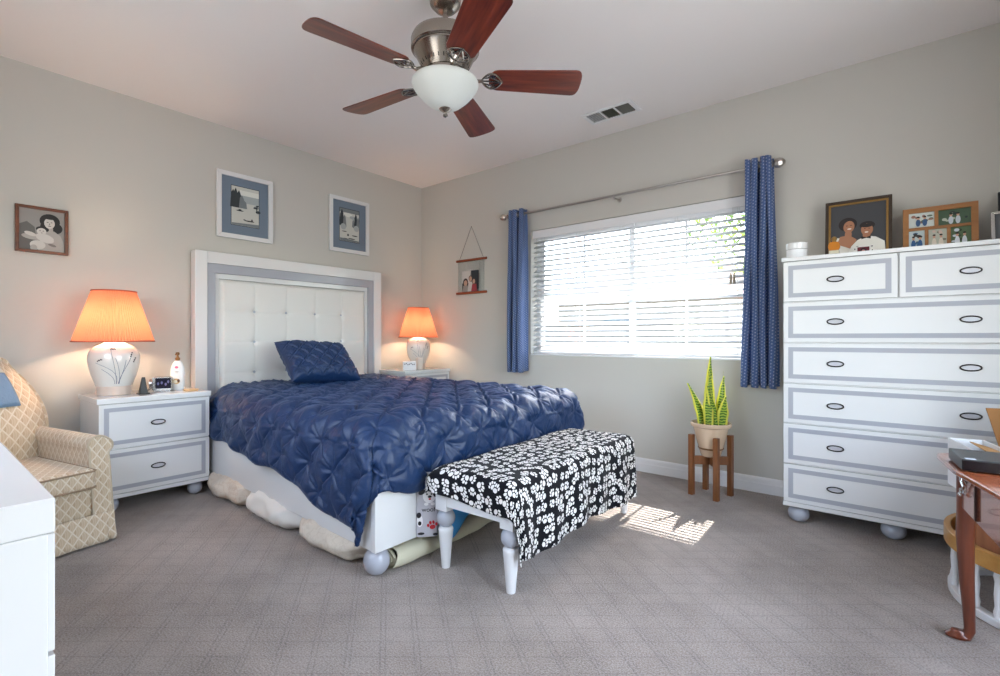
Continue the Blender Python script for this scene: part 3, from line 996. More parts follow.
# ------------------------------------------------------------------ table lamps
def lamp(label, loc, s, sb, st, sh, zs0, bw_, bb, bh, watts):
    """s.. shade bottom/top radius, zs0 shade bottom height above base, bw_ body radius"""
    o = thing('table_lamp', label, 'lamp', loc)
    k = bh
    prof = [(bb*.96, 0), (bb, .004), (bb*1.0, .05*k/.3), (bb*1.04, .052*k/.3)]
    MB().lathe(prof, 40).build('base_foot', M['ceramic_foot'], o)
    pr_ = []
    for t_, r in ((.17, bb*1.03), (.25, bb*1.13), (.40, bw_*.88), (.55, bw_*.97), (.68, bw_), (.80, bw_*.95), (.90, bw_*.78), (.96, bw_*.5), (1.0, bw_*.38)):
        pr_.append((r, k*t_))
    # smooth the jar outline
    fine = []
    for i in range(len(pr_)-1):
        p0 = pr_[max(i-1, 0)]; p1 = pr_[i]; p2 = pr_[i+1]; p3 = pr_[min(i+2, len(pr_)-1)]
        for q in range(5):
            t_ = q/5
            f = lambda a, b_, c, d_: .5*((2*b_)+(-a+c)*t_+(2*a-5*b_+4*c-d_)*t_*t_+(-a+3*b_-3*c+d_)*t_**3)
            fine.append((f(p0[0], p1[0], p2[0], p3[0]), f(p0[1], p1[1], p2[1], p3[1])))
    fine.append(pr_[-1])
    body = MB().lathe(fine, 48).build('base', M['ceramic'], o)
    def R_at(z):
        for (r0, z0), (r1, z1) in zip(fine, fine[1:]):
            if z0 <= z <= z1: return r0+(r1-r0)*(z-z0)/(z1-z0+1e-9)
        return fine[0][0]
    # painted reeds and blossoms, facing the camera
    face = math.atan2(-3.704-loc[1], 4.148-loc[0])
    dec = MB()
    def pt(dx, t_): 
        z = k*t_; r = R_at(z)+.0005; a = face+dx
        return (r*math.cos(a), r*math.sin(a), z)
    for (d0, d1, top, wv) in ((.12, -.75, .62, .5), (.10, -.15, .88, .0), (.25, .05, .70, .1), (.20, .72, .75, .1), (.22, .45, .66, .2), (.02, -.5, .5, .3)):
        pts = [pt(d0+(d1-d0)*(q/14)**1.4+wv*.25*math.sin(PI*q/14), .22+(top-.22)*(q/14)**(.7 if wv > .3 else 1)) for q in range(15)]
        dec.tube(pts, .0011, 5)
    for (dx, t_, rot) in ((-.55, .66, .3), (-.05, .86, 0), (.72, .76, .9), (.86, .66, .9)):
        for q in range(5):
            c_ = (q-2)*.045
            a_ = pt(dx+c_*math.cos(rot), t_+c_*math.sin(rot)*.5+.012*(q % 2)); dec.ball(a_, .0045*(bw_/.165), 1, 8, 1.0, 6)
    dec.build('painted_reeds', [flatmat((92, 104, 128)), flatmat((40, 34, 52))], body)
    # harp and socket
    nk = MB().lathe([(.02, k), (.02, k+.03), (.013, k+.035), (.013, zs0+.05)], 16)
    nk.tube([(.05*math.sin(a)*1.0, 0, zs0+.06+(sh-.07)*(1-math.cos(a))/2) for a in [PI*i/16 for i in range(17)]], .002, 6)
    nk.tube([(-.05*math.sin(a)*1.0, 0, zs0+.06+(sh-.07)*(1-math.cos(a))/2) for a in [PI*i/16 for i in range(17)]], .002, 6)
    nk.build('stem', M['silver'], o)
    # pleated shade
    n = 84; sd = MB()
    def shf(u, v):
        a = 2*PI*u
        r = sb+(st-sb)*v+.0026*(1 if int(round(u*n*2)) % 2 else -1)
        return (r*math.cos(a), r*math.sin(a), zs0+sh*v)
    sd.grid(shf, n*2, 6)
    so = sd.build('lamp_shade', M['shade'], o, fixn=False, smooth=False)
    tm = MB()
    for r, z in ((sb, zs0), (st, zs0+sh)):
        tm.tube([((r+.002)*math.cos(2*PI*i/64), (r+.002)*math.sin(2*PI*i/64), z) for i in range(64)], .0045, 6, closed=True)
    tm.build('shade_trim', mat('shade_trim', (176, 92, 70), .8), so)
    bulbm = mat('bulb', (255, 240, 220), .4); bb_ = bulbm.node_tree.nodes['Principled BSDF']
    bb_.inputs['Emission Color'].default_value = (1, .72, .42, 1); bb_.inputs['Emission Strength'].default_value = 6
    bu = MB().ball((0, 0, zs0+sh*.50), .03, seg=16, sz=1.2)
    buo = bu.build('bulb', bulbm, o)
    buo.visible_shadow = True
    for dz in (.0,):
        l = light('lamp_light', 'POINT', watts, (0, 0, zs0+sh*.42), color=(1, .70, .47), shadow_soft_size=.045)
        l.parent = o
    return o
lamp('larger glowing table lamp with pleated orange shade on the nightstand by the armchair', (.285, -2.845, .695), 1, .208, .112, .318, .338, .134, .090, .335, 17)
lamp('smaller glowing table lamp with orange shade in the room corner beyond the bed', (.285, -.298, .735), 1, .200, .105, .305, .328, .122, .075, .335, 14)

# ------------------------------------------------------------------ small things on the left nightstand
ZN = .695
m_tan = mat('tan_wood', (206, 176, 136), .5)
lo = thing('lotion_bottle', 'white pump bottle of lotion with bronze pump by the headboard', 'bottle', (.30, -2.497, ZN), math.radians(58))
MB().lathe([(.030, 0), (.036, .006), (.038, .05), (.040, .11), (.037, .15), (.027, .185), (.016, .200), (.014, .205)], 28, sx=1.12, sy=.62).build('bottle_body', M['white'], lo)
pm = MB().lathe([(.014, .203), (.015, .222), (.008, .226), (.006, .240), (.012, .242), (.013, .256), (.008, .260)], 16)
pm.tube([(0, 0, .250), (0, -.03, .251), (0, -.042, .245)], .005, 8)
pm.build('pump', mat('bronze_plastic', (140, 100, 60), .35, metal=.5), lo)
lb_ = MB(); disc(lb_, 0, .128, .013, .0016, 0, -.0262); disc(lb_, 0, .120, .010, .0010, 0, -.0262)
disc(lb_, 0, .158, .011, .009, 1, -.0262); disc(lb_, .0, .062, .021, .019, 2, -.0262); disc(lb_, -.006, .060, .013, .011, 3, -.027); disc(lb_, .012, .066, .008, .011, 0, -.0275)
lb_.build('bottle_label', [flatmat((96, 60, 42)), flatmat((214, 96, 128)), flatmat((206, 172, 120)), flatmat((238, 228, 206))], lo, smooth=False)
ck = thing('clock_radio', 'silver clock radio with dark display between the large lamp and the lotion', 'clock', (.32, -2.592, ZN), math.radians(66))
MB().prism(rr(-.055, .055, .006, .098, .012)[::-1], -.03, .05, 0, 'xz').box((-.05, -.025, 0), (.05, .045, .008)).build('clock_body', M['silver'], ck, bevel=.004)
MB().prism(rr(-.036, .052, .022, .092, .004)[::-1], -.0325, -.029, 0, 'xz').build('clock_display', M['screen'], ck)
MB().lathe([(.032, -.072), (.034, -.062), (.034, -.052)], 24, (0, .01, .052), axis='x').build('speaker_end', M['silver'], ck)
dt = MB()
for (a, c) in ((-.02, .055), (0, .060), (.022, .05), (.036, .066)): disc(dt, a, c, .006, .010, 0, -.0335)
dt.build('display_marks', flatmat((84, 86, 130)), ck, smooth=False)
dish = MB().lathe([(.0, .004), (.034, .004), (.046, .012), (.049, .012), (.040, .0), (.0, .0)][::-1], 30, cap=False)
o = dish.build('small_dish', m_tan); o.location = (.44, -2.462, ZN)
tag(o, 'small tan saucer at the front corner of the nightstand, below the lotion', 'dish')
cn = thing('handset_charger', 'black upright cordless charger with thin cable beside the large lamp base', 'charger', (.40, -2.722, ZN))
MB().hexa([(-.022, -.022, 0), (.022, -.022, 0), (.022, .022, 0), (-.022, .022, 0), (-.004, -.006, .108), (.006, -.006, .108), (.006, .010, .108), (-.004, .010, .108)]).build('cradle', M['black'], cn, bevel=.002)
MB().box((-.03, -.03, 0), (.03, .03, .008)).build('charger_base', M['black'], cn, bevel=.003)
MB().tube([(0, .02, .01), (.0, .05, .04), (-.01, .055, .07), (-.03, .04, .03), (-.05, .03, .004)], .0015, 6).build('cable', M['black'], cn)
dl = MB(); n = 40
pts = [((.128+.006*math.cos(10*2*PI*i/n*1.0))*math.cos(2*PI*i/n), (.128+.006*math.cos(10*2*PI*i/n))*math.sin(2*PI*i/n)) for i in range(n)]
dl.prism(pts, .0, .0014)
# ------------------------------------------------------------------ things on the far nightstand
ZF = .735
tb = thing('tissue_box', 'small white box with a dark pattern on the far nightstand, beside the headboard', 'box', (.40, -.515, ZF), math.radians(50))
MB().box((-.065, -.05, 0), (.065, .05, .088)).build('box_body', M['white_matte'], tb, bevel=.004)
q = MB(); 
for i in range(7): disc(q, -.045+.015*i, .062+.006*math.sin(i*2), .005, .007, 0, -.0512)
q.build('box_pattern', flatmat((96, 92, 96)), tb, smooth=False)
cd = MB().lathe([(.031, 0), (.034, .004), (.034, .115), (.028, .120), (.026, .108), (.0, .106)], 26, cap=False)
o = cd.build('pillar_candle', mat('candle_wax', (232, 220, 210), .45)); o.location = (.40, -.385, ZF)
tag(o, 'white pillar candle between the box and the small corner lamp', 'candle')

# ------------------------------------------------------------------ pictures
def picture(mb, shapes, y):
    """shapes: (mi, pts) polygons or (mi, cx, cz, rx, rz[, rot]) ellipses, stacked towards the viewer (-y)"""
    for k, s in enumerate(shapes):
        yy = y-.00035*(k+1)
        if len(s) == 2: mb.flat([(a, yy, c) for a, c in s[1]], s[0])
        else:
            rot = s[5] if len(s) > 5 else 0
            c_, s_ = math.cos(rot), math.sin(rot)
            mb.flat([(s[1]+s[3]*math.cos(2*PI*i/20)*c_-s[4]*math.sin(2*PI*i/20)*s_, yy, s[2]+s[3]*math.cos(2*PI*i/20)*s_+s[4]*math.sin(2*PI*i/20)*c_) for i in range(20)], s[0])
def frame_bars(mb, w, h, t_, d, mi=0, z0=0):
    """open frame around z0..z0+h, depth d towards -y, mitred"""
    o_ = [(-w/2, z0), (w/2, z0), (w/2, z0+h), (-w/2, z0+h)]
    i_ = [(-w/2+t_, z0+t_), (w/2-t_, z0+t_), (w/2-t_, z0+h-t_), (-w/2+t_, z0+h-t_)]
    for k in range(4):
        a, b_, c, e = o_[k], o_[(k+1) % 4], i_[(k+1) % 4], i_[k]
        mb.hexa([(a[0], 0, a[1]), (b_[0], 0, b_[1]), (c[0], 0, c[1]), (e[0], 0, e[1]), (a[0], -d, a[1]), (b_[0], -d, b_[1]), (c[0], -d, c[1]), (e[0], -d, e[1])], mi)
def rect(mi, x0, x1, z0, z1): return (mi, [(x0, z0), (x1, z0), (x1, z1), (x0, z1)])
G = lambda *l: [flatmat(c) for c in l]

def landscape(label, y, z, variant):
    w, h = .442, .53
    o = thing('framed_picture', label, 'picture', (.002, y, z), PI/2)
    fb = MB(); frame_bars(fb, w, h, .036, .028)
    fb.build('frame', M['white'], o, bevel=.003)
    inks = G((114, 128, 144), (204, 204, 196), (122, 128, 130), (54, 60, 64), (30, 32, 36), (170, 176, 176), (226, 226, 218))
    p = MB()
    p.box((-w/2+.034, -.012, .034), (w/2-.034, -.004, h-.034), 0)
    S = [rect(4, -.112, .112, .110, .430), rect(1, -.108, .108, .114, .426)]
    R2 = random.Random(variant)
    if variant == 1:
        S += [rect(5, -.108, .108, .30, .36), rect(6, -.05, .108, .36, .40)]
        for cx, hh in ((-.095, .14), (-.075, .155), (-.05, .14), (-.028, .10), (-.01, .06)):
            S.append((3 if hh > .12 else 2, [(cx-.024, .255), (cx+.022, .255), (cx+.016, .27+hh*.6), (cx, .26+hh), (cx-.016, .27+hh*.7)]))
        S += [(2, .085, .28, .02, .012), (3, .075, .275, .014, .006), (3, .095, .295, .012, .006), (4, .09, .262, .004, .03), (3, .10, .245, .02, .012)]
        S += [(3, -.045, .232, .030, .005), (4, -.045, .238, .012, .006), (4, .03, .158, .040, .005), (4, .05, .166, .006, .013), (3, -.01, .163, .01, .004)]
        S += [(2, [(-.108, .114), (.108, .114), (.108, .140), (-.108, .128)])]
    else:
        S += [rect(2, -.108, .108, .39, .426), (6, -.02, .37, .05, .02), (5, .03, .35, .03, .015)]
        for cx, hh, hw in ((-.085, .17, .028), (-.055, .12, .02), (.07, .15, .022), (.095, .12, .02), (.04, .09, .014)):
            S.append((3 if hh > .13 else 2, [(cx-hw, .26), (cx+hw, .25), (cx+hw*.5, .25+hh*.8), (cx, .25+hh), (cx-hw*.7, .25+hh*.7)]))
        S += [(5, -.07, .25, .03, .03), (5, .075, .25, .03, .03)]
        S += [(4, -.06, .205, .028, .004), (4, .055, .175, .034, .005), (3, -.02, .175, .010, .012), (4, -.05, .135, .03, .006), (3, .02, .142, .04, .005)]
        S += [(2, [(-.108, .114), (.108, .114), (.108, .128), (-.108, .140)])]
    picture(p, S, -.012)
    p.build('print', inks, o, smooth=False, fixn=False)
    return o
landscape('white framed river landscape on blue mat, left one above the headboard', -1.922, 1.855, 1)
landscape('white framed river landscape on blue mat, right one near the corner', -.942, 1.88, 2)

# mother and child photo
o = thing('framed_photo', 'black and white photo of a woman holding a baby in brown frame, above the armchair', 'picture', (.002, -3.145, 1.582), PI/2)
w, h = .245, .288
fb = MB(); frame_bars(fb, w, h, .018, .022); fb.build('frame', M['frame_wood'], o, bevel=.003)
inks = G((150, 146, 142), (104, 101, 98), (40, 38, 38), (206, 202, 196), (176, 170, 164), (66, 63, 62), (128, 122, 118))
p = MB(); p.box((-w/2+.016, -.010, .016), (w/2-.016, -.004, h-.016), 0)
S = [(1, [(-.104, .018), (-.02, .018), (-.035, .16), (-.07, .19), (-.104, .17)]),
     (2, .035, .205, .048, .046), (2, .060, .165, .035, .035), (2, .02, .17, .03, .03),
     (4, [(-.02, .018), (.102, .018), (.100, .075), (.085, .120), (.055, .145), (.03, .15), (.0, .11)]),
     (4, .035, .155, .015, .026), (3, .033, .192, .025, .033), (2, .033, .226, .030, .010),
     (5, .024, .198, .005, .0022), (5, .042, .198, .005, .0022), (5, .033, .175, .008, .002), (6, .033, .187, .0025, .006),
     (4, -.045, .098, .050, .018, -.08), (3, -.055, .115, .028, .012, -.3), (2, .000, .150, .030, .018),
     (3, -.004, .136, .022, .021), (5, -.011, .139, .004, .002), (5, .004, .139, .004, .002), (5, -.003, .127, .004, .0016),
     (3, .012, .095, .045, .026, -.35), (3, -.022, .050, .036, .028), (4, -.04, .030, .016, .020), (4, .075, .075, .022, .046, .2), (6, .045, .055, .020, .008, -.3)]
picture(p, S, -.010)
p.build('photo', inks, o, smooth=False, fixn=False)

# hanging clear photo holder
o = thing('hanging_photo', 'photo in clear holder with two wooden bars hanging from a cord on the wall', 'picture', (.773, -.002, 1.50))
for z in (.018, .355):
    MB().tube([(-.205, -.014, z), (.205, -.014, z)], .0125, 12).build('wood_bar', M['bar'], o)
MB().tube([(-.165, -.014, .365), (.0, -.010, .700), (.165, -.014, .365)], .0018, 6).build('cord', flatmat((70, 62, 56)), o)
gl = MB().box((-.175, -.016, .025), (.175, -.012, .35))
m_ac = clearmat('clear_acrylic', (.96, .97, .97, 1), .06)
gl.build('clear_sheet', m_ac, o)
ed = MB()
for x in (-.175, .120, .175): ed.tube([(x, -.017, .025), (x, -.017, .352)], .0013, 5)
ed.build('sheet_edges', flatmat((120, 122, 118)), o)
inks = G((96, 92, 90), (196, 192, 188), (60, 52, 50), (188, 154, 134), (150, 56, 66), (46, 50, 54), (150, 146, 140))
p = MB(); p.box((-.13, -.0115, .030), (.10, -.0095, .245), 0)
S = [(1, [(-.13, .12), (-.02, .12), (.0, .245), (-.13, .245)]), (5, [(.04, .05), (.10, .05), (.10, .245), (.0, .245)]),
     (2, -.075, .125, .036, .045), (3, -.075, .120, .024, .030), (6, [(-.12, .032), (-.03, .032), (-.045, .095), (-.105, .095)]),
     (2, -.005, .165, .026, .030), (3, -.005, .160, .019, .027), (1, [(-.045, .032), (.035, .032), (.02, .130), (-.03, .130)]),
     (2, .042, .135, .026, .034), (3, .042, .132, .017, .024), (4, [(.005, .032), (.09, .032), (.075, .105), (.02, .105)])]
picture(p, S, -.0175)
p.build('photo', inks, o, smooth=False, fixn=False)

# ------------------------------------------------------------------ things on the tall dresser
ZD = 1.512
def lean(name, label, cat, loc, w, h, ang, rotz=0):
    o = thing(name, label, cat, loc, rotz); o.rotation_euler = (-math.radians(ang), 0, rotz); return o
o = lean('framed_photo', 'gilt framed portrait of a smiling couple standing on the tall dresser', 'picture', (3.975, -.155, ZD+.002), .318, .36, 6)
w, h = .318, .362
fb = MB(); frame_bars(fb, w, h, .016, .022); fb.build('frame', M['dark_frame'], o, bevel=.002)
fb = MB(); frame_bars(fb, w-.032, h-.032, .012, .017, 0, .016); fb.build('frame_liner', M['gold_frame'], o, bevel=.002)
inks = G((66, 66, 70), (94, 60, 44), (226, 220, 210), (34, 26, 26), (168, 116, 88), (238, 234, 226), (130, 84, 62), (238, 226, 216), (60, 20, 24))
p = MB(); p.box((-w/2+.026, -.012, .026), (w/2-.026, -.006, h-.026), 0)
S = [(2, [(-.13, .028), (-.02, .028), (-.01, .10), (-.05, .135), (-.12, .14)]), (4, [(-.10, .10), (-.02, .06), (-.005, .12), (-.04, .15), (-.085, .145)]),
     (3, -.048, .215, .045, .042), (4, -.045, .155, .017, .025), (4, -.042, .200, .027, .036, -.1), (7, -.040, .187, .010, .004), (3, -.052, .207, .005, .002), (3, -.032, .208, .005, .002),
     (5, [(-.05, .028), (.13, .028), (.125, .095), (.085, .125), (.045, .135), (.0, .115), (-.03, .08)]), (4, .042, .140, .018, .018),
     (3, .045, .198, .036, .024), (4, .044, .172, .028, .036, .05), (3, .043, .196, .027, .011), (7, .042, .157, .009, .004), (3, .034, .178, .004, .002), (3, .054, .178, .004, .002),
     (3, [(.018, .133), (.040, .126), (.062, .133), (.062, .116), (.040, .122), (.018, .116)])]
picture(p, S, -.012)
p.build('photo', inks, o, smooth=False, fixn=False)
MB().tube([(0, .0, .2), (0, .10, .005)], .006, 6).build('easel_back', M['dark_frame'], o)
o = lean('small_photo', 'small unframed dark red photo card leaning on the couple portrait', 'photo', (4.005, -.185, ZD+.002), .07, .08, 7)
p = MB().box((-.052, 0, 0), (.052, .002, .078), 0)
S = [rect(1, -.030, .026, .012, .070), (2, -.002, .044, .016, .020), (3, -.002, .040, .010, .014), (4, -.042, .06, .003, .004), (4, -.042, .03, .003, .004), (4, .04, .045, .003, .006), (4, .038, .07, .005, .003), (4, -.03, .076, .006, .0015)]
picture(p, S, 0)
p.build('card', G((240, 236, 230), (110, 34, 46), (44, 18, 24), (190, 130, 120), (44, 44, 48)), o, smooth=False, fixn=False)
o = lean('photo_collage_frame', 'wooden collage frame holding five small snapshots on the tall dresser', 'picture', (4.333, -.150, ZD+.002), .306, .26, 6)
w, h = .306, .262
p = MB()
cells = [(-.127, -.020, .155, .235), (-.004, .125, .150, .235), (-.127, -.060, .020, .135), (-.045, .030, .020, .135), (.045, .125, .020, .135)]
# front board with five openings made of bars
bars = [(-w/2, w/2, 0, .020), (-w/2, w/2, .235, h), (-w/2, -.127, .020, .235), (.125, w/2, .020, .235), (-.127, .125, .135, .150), (-.020, -.004, .150, .235), (-.060, -.045, .020, .135), (.030, .045, .020, .135)]
fb = MB()
for a, b_, c, e in bars: fb.box((a, -.014, c), (b_, 0, e))
fb.build('frame', wood('honey_wood', (142, 92, 48), (168, 114, 62), .35, 0, .3), o)
MB().box((-w/2+.01, .0, .01), (w/2-.01, .004, h-.01)).build('backing', M['brown'], o)
pal = [((206, 212, 208), (150, 110, 96), (90, 104, 90)), ((70, 92, 72), (40, 50, 52), (184, 190, 176)), ((196, 208, 210), (70, 110, 140), (60, 60, 60)), ((190, 190, 176), (130, 124, 110), (214, 190, 176)), ((88, 108, 78), (54, 66, 50), (206, 212, 220))]
for k, ((a, b_, c, e), cols) in enumerate(zip(cells, pal)):
    q = MB(); q.box((a, -.004, c), (b_, -.0005, e), 0)
    rk = random.Random(k); S = []
    for i in range(9):
        S.append((1+rk.randrange(2), a+.012+(b_-a-.024)*rk.random(), c+.01+(e-c-.02)*rk.random(), .004+.008*rk.random(), .003+.007*rk.random()))
    mx_ = (a+b_)/2; hh_ = e-c
    for dx in (-.014, .014):
        S += [(4, mx_+dx, c+hh_*.30, .010, hh_*.26), (3, mx_+dx, c+hh_*.62, .006, .008), (5, mx_+dx, c+hh_*.70, .0065, .005)]
    picture(q, S, -.004)
    q.build('snapshot', G(cols[0], cols[1], cols[2], (204, 160, 136), ((60, 90, 130), (200, 206, 214), (50, 90, 140), (226, 214, 200), (226, 230, 236))[k], (40, 34, 32)), o, smooth=False, fixn=False)
o = lean('framed_photo', 'silver framed photo at the right edge, in front of a black frame', 'picture', (4.605, -.215, ZD+.002), .2, .2, 12, math.radians(0))
fb = MB(); frame_bars(fb, .16, .185, .016, .016); fb.build('frame', M['silver'], o, bevel=.003)
p = MB().box((-.065, -.008, .014), (.065, -.002, .172), 0); picture(p, [(1, 0, .07, .04, .05), (2, 0, .12, .018, .024)], -.008)
p.build('photo', G((90, 92, 98), (50, 52, 60), (176, 140, 120)), o, smooth=False, fixn=False)
o = lean('framed_photo', 'tall black framed photo at the right edge, behind the silver frame', 'picture', (4.665, -.085, ZD+.002), .2, .3, 5)
fb = MB(); frame_bars(fb, .20, .305, .022, .018); fb.build('frame', M['black'], o, bevel=.003)
p = MB().box((-.08, -.008, .02), (.08, -.002, .285), 0); picture(p, [(1, 0, .11, .05, .07), (2, 0, .19, .02, .026)], -.008)
p.build('photo', G((120, 120, 124), (56, 58, 70), (180, 146, 126)), o, smooth=False, fixn=False)
o = thing('cream_jar', 'round white lidded jar at the left end of the tall dresser', 'jar', (3.703, -.42, ZD))
MB().lathe([(.050, 0), (.052, .004), (.052, .052)], 36).build('jar_body', M['white_matte'], o)
MB().lathe([(.0535, .054), (.0545, .058), (.0545, .088), (.050, .092)], 36).build('lid', M['white'], o)
o = thing('perfume_bottle', 'small amber perfume bottle with gold stopper in front of the portrait', 'bottle', (3.880, -.395, ZD))
m_amb, t = mat('amber_glass', (196, 120, 36), .05, nt=True, coat=.5)
MB().prism(rr(-.028, .028, .030, .082, .020)[::-1], -.010, .010, 0, 'xz').build('bottle_body', m_amb, o, bevel=.003)
MB().box((-.024, -.012, .0), (.024, .012, .034)).build('bottle_foot', mat('pale_glass', (216, 206, 180), .1), o, bevel=.003)
MB().lathe([(.009, .080), (.010, .088), (.014, .094), (.012, .106), (.004, .112)], 16).build('stopper', M['gold_frame'], o)

# ------------------------------------------------------------------ ceiling vent
vt = thing('ceiling_vent', 'white ceiling air vent with three louvre panels near the window wall', 'vent', (2.498, -.362, H-.012), 0)
fv = MB(); fw, fh_ = .20, .095
fv.box((-fw, -fh_, 0), (fw, -fh_+.022, .011)).box((-fw, fh_-.022, 0), (fw, fh_, .011)).box((-fw, -fh_+.022, 0), (-fw+.03, fh_-.022, .011)).box((fw-.03, -fh_+.022, 0), (fw, fh_-.022, .011))
for x in (-.057, .057): fv.box((x-.007, -fh_+.022, 0), (x+.007, fh_-.022, .011))
fv.build('vent_frame', M['white_matte'], vt, bevel=.002)
MB().box((-fw+.02, -fh_+.015, .0105), (fw-.02, fh_-.015, .0118)).build('duct', flatmat((70, 70, 66)), vt)
for k, x in enumerate((-.114, 0, .114)):
    lv = MB()
    for i in range(9):
        y = -fh_+.030+i*.0158; a = .006
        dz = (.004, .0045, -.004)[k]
        lv.hexa([(x-.05, y-.0045, .005-dz), (x+.05, y-.0045, .005-dz), (x+.05, y+.0045, .005+dz), (x-.05, y+.0045, .005+dz),
                 (x-.05, y-.0045, .0062-dz), (x+.05, y-.0045, .0062-dz), (x+.05, y+.0045, .0062+dz), (x-.05, y+.0045, .0062+dz)])
    for i in range(5): lv.box((x-.04+.02*i-.001, -fh_+.022, .002), (x-.04+.02*i+.001, fh_-.022, .0035))
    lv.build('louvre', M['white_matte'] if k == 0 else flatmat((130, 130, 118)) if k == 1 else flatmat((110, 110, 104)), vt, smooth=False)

# ------------------------------------------------------------------ ceiling fan
FX, FY = 2.435, -2.020
fan = thing('ceiling_fan', 'brushed nickel ceiling fan with five cherry blades and frosted bowl light', 'ceiling fan', (FX, FY, 2.325))
zc = H-2.325
MB().lathe([(.030, zc-.085), (.050, zc-.080), (.074, zc-.055), (.080, zc-.012), (.080, zc)], 40).build('canopy', M['nickel'], fan)
MB().lathe([(.0135, .21), (.0135, zc-.07)], 20).lathe([(.024, .212), (.026, .226), (.020, .238), (.0135, .243)], 20).build('downrod', M['nickel'], fan)
MB().lathe([(.02, .217), (.09, .216), (.138, .210), (.158, .197), (.166, .178), (.166, .136), (.161, .131), (.154, .129), (.154, .122), (.148, .116), (.128, .075), (.112, .048), (.100, .030)], 56).build('motor_housing', M['nickel'], fan)
MB().lathe([(.06, -.020), (.085, -.018), (.095, -.006), (.095, .032)], 40).build('switch_housing', M['nickel'], fan)
vh = MB()
for i in range(30):
    a = 2*PI*i/30
    vh.box((.0, -.0022, .0), (.003, .0022, .022))
    Rm = Matrix.Rotation(a, 4, 'Z') @ Matrix.Translation((.1115, 0, .050)) @ Matrix.Rotation(math.radians(25), 4, 'Y') @ Matrix.Rotation(0, 4, 'Y')
    vh.v[-8:] = [Rm @ p for p in vh.v[-8:]]
vh.build('vent_slots', flatmat((40, 36, 34)), fan)
MB().lathe([(.02, -.150), (.045, -.146), (.080, -.128), (.115, -.098), (.142, -.068), (.158, -.044), (.163, -.030), (.161, -.020), (.150, -.016)], 56).build('light_bowl', M['bowl'], fan, ang=60)
MB().lathe([(.004, -.190), (.011, -.185), (.012, -.178), (.006, -.172), (.009, -.166), (.022, -.158), (.030, -.150), (.024, -.144)], 24).build('finial', M['nickel'], fan)
def blade_mb():
    mb = MB(); out = []
    x0, x1 = .212, .672
    w0, w1 = .068, .086
    for i in range(9):
        a = PI/2+PI*i/8
        out.append((x0+.045+.045*math.cos(a), w0*math.sin(a)))
    for i in range(13):
        a = -PI/2+PI*i/12
        e = .72
        out.append((x1-.04+.04*math.copysign(abs(math.cos(a))**e, math.cos(a)), w1*math.copysign(abs(math.sin(a))**e, math.sin(a))))
    mb.prism(out, -.003, .003)
    return mb
def iron_mb():
    mb = MB()
    z = -.006
    mb.tube([(.085, 0, .012), (.13, 0, .004), (.16, 0, -.008), (.185, 0, z)], [.011, .010, .009, .008], 10)
    # leaf-shaped open scrollwork
    for s in (-1, 1):
        mb.tube([(.178+.100*t_, s*.050*math.sin(PI*min(1, t_*1.0))**.8, z) for t_ in [i/14 for i in range(15)]], .0052, 8)
        mb.tube([(.185+.06*t_, s*(.018+.030*t_*t_), z) for t_ in [i/8 for i in range(9)]], .004, 6)
        mb.tube([(.276-.065*t_, s*(.030*t_), z) for t_ in [i/8 for i in range(9)]], .004, 6)
    mb.tube([(.180, 0, z), (.278, 0, z)], .0045, 6)
    for (x, y) in ((.240, .03), (.240, -.03), (.268, 0)): mb.lathe([(.006, -.010), (.006, -.003)], 10, (x, y, 0))
    return mb
ph0 = 1.378+PI
for k in range(5):
    a = ph0-k*2*PI/5
    Rm = Matrix.Rotation(a, 4, 'Z') @ Matrix.Rotation(math.radians(PITCH := -12), 4, 'X')
    bo = blade_mb().build('blade', M['cherry'], fan, bevel=.002)
    bo.matrix_local = Rm
    io = iron_mb().build('blade_iron', M['nickel'], fan)
    io.matrix_local = Rm

# ------------------------------------------------------------------ plant and stand
ps = thing('plant_stand', 'walnut brown four-legged plant stand on the carpet under the window', 'plant stand', (3.185, -.272, 0), math.radians(-14))
q_ = .088
for sx in (-1, 1):
    for sy in (-1, 1):
        MB().box((sx*q_-.016, sy*q_-.016, 0), (sx*q_+.016, sy*q_+.016, .405)).build('leg', M['walnut'], ps, bevel=.002)
for k, zb in ((0, .205), (1, .2052)):
    br = MB().box((-q_*1.414+.016, -.010, zb), (q_*1.414-.016, .010, .262 if k else .2618))
    br.xform(Matrix.Rotation(PI/4+k*PI/2, 4, 'Z'))
    br.build('cross_brace', M['walnut'], ps, bevel=.002)
pp = thing('flower_pot', 'glazed beige flower pot seated in the walnut stand', 'pot', (3.185, -.272, .2635))
MB().lathe([(.058, .0), (.062, .006), (.076, .05), (.095, .12), (.108, .180), (.112, .195), (.126, .200), (.130, .208), (.130, .220), (.124, .226), (.114, .222), (.110, .190), (.0, .188)], 48, cap=False).build('pot', M['pot'], pp)
MB().lathe([(.077, .048), (.0805, .052), (.082, .058), (.0805, .060)], 48, cap=False).build('glaze_line', flatmat((120, 84, 50)), pp)
MB().lathe([(.0, .200), (.109, .198)], 40, cap=False).build('soil', M['soil'], pp)
sn = thing('snake_plant', 'yellow-edged green snake plant growing in the beige pot', 'plant', (3.185, -.272, .462))
ml, t = mat('snake_leaf', (110, 160, 60), .4, nt=True)
uv = t.coord('UV'); sx_ = t.n('ShaderNodeSeparateXYZ'); t.l(uv, sx_.inputs[0])
e_ = t.math('ABSOLUTE', t.math('SUBTRACT', sx_.outputs[0], .5))
edge = t.math('GREATER_THAN', e_, .30)
wv = t.n('ShaderNodeTexWave'); wv.inputs['Scale'].default_value = 5; wv.inputs['Distortion'].default_value = 5; wv.inputs['Detail'].default_value = 2
wv.bands_direction = 'Y'
t.l(t.mapping(uv, (.5, 1.4, 1)), wv.inputs['Vector'])
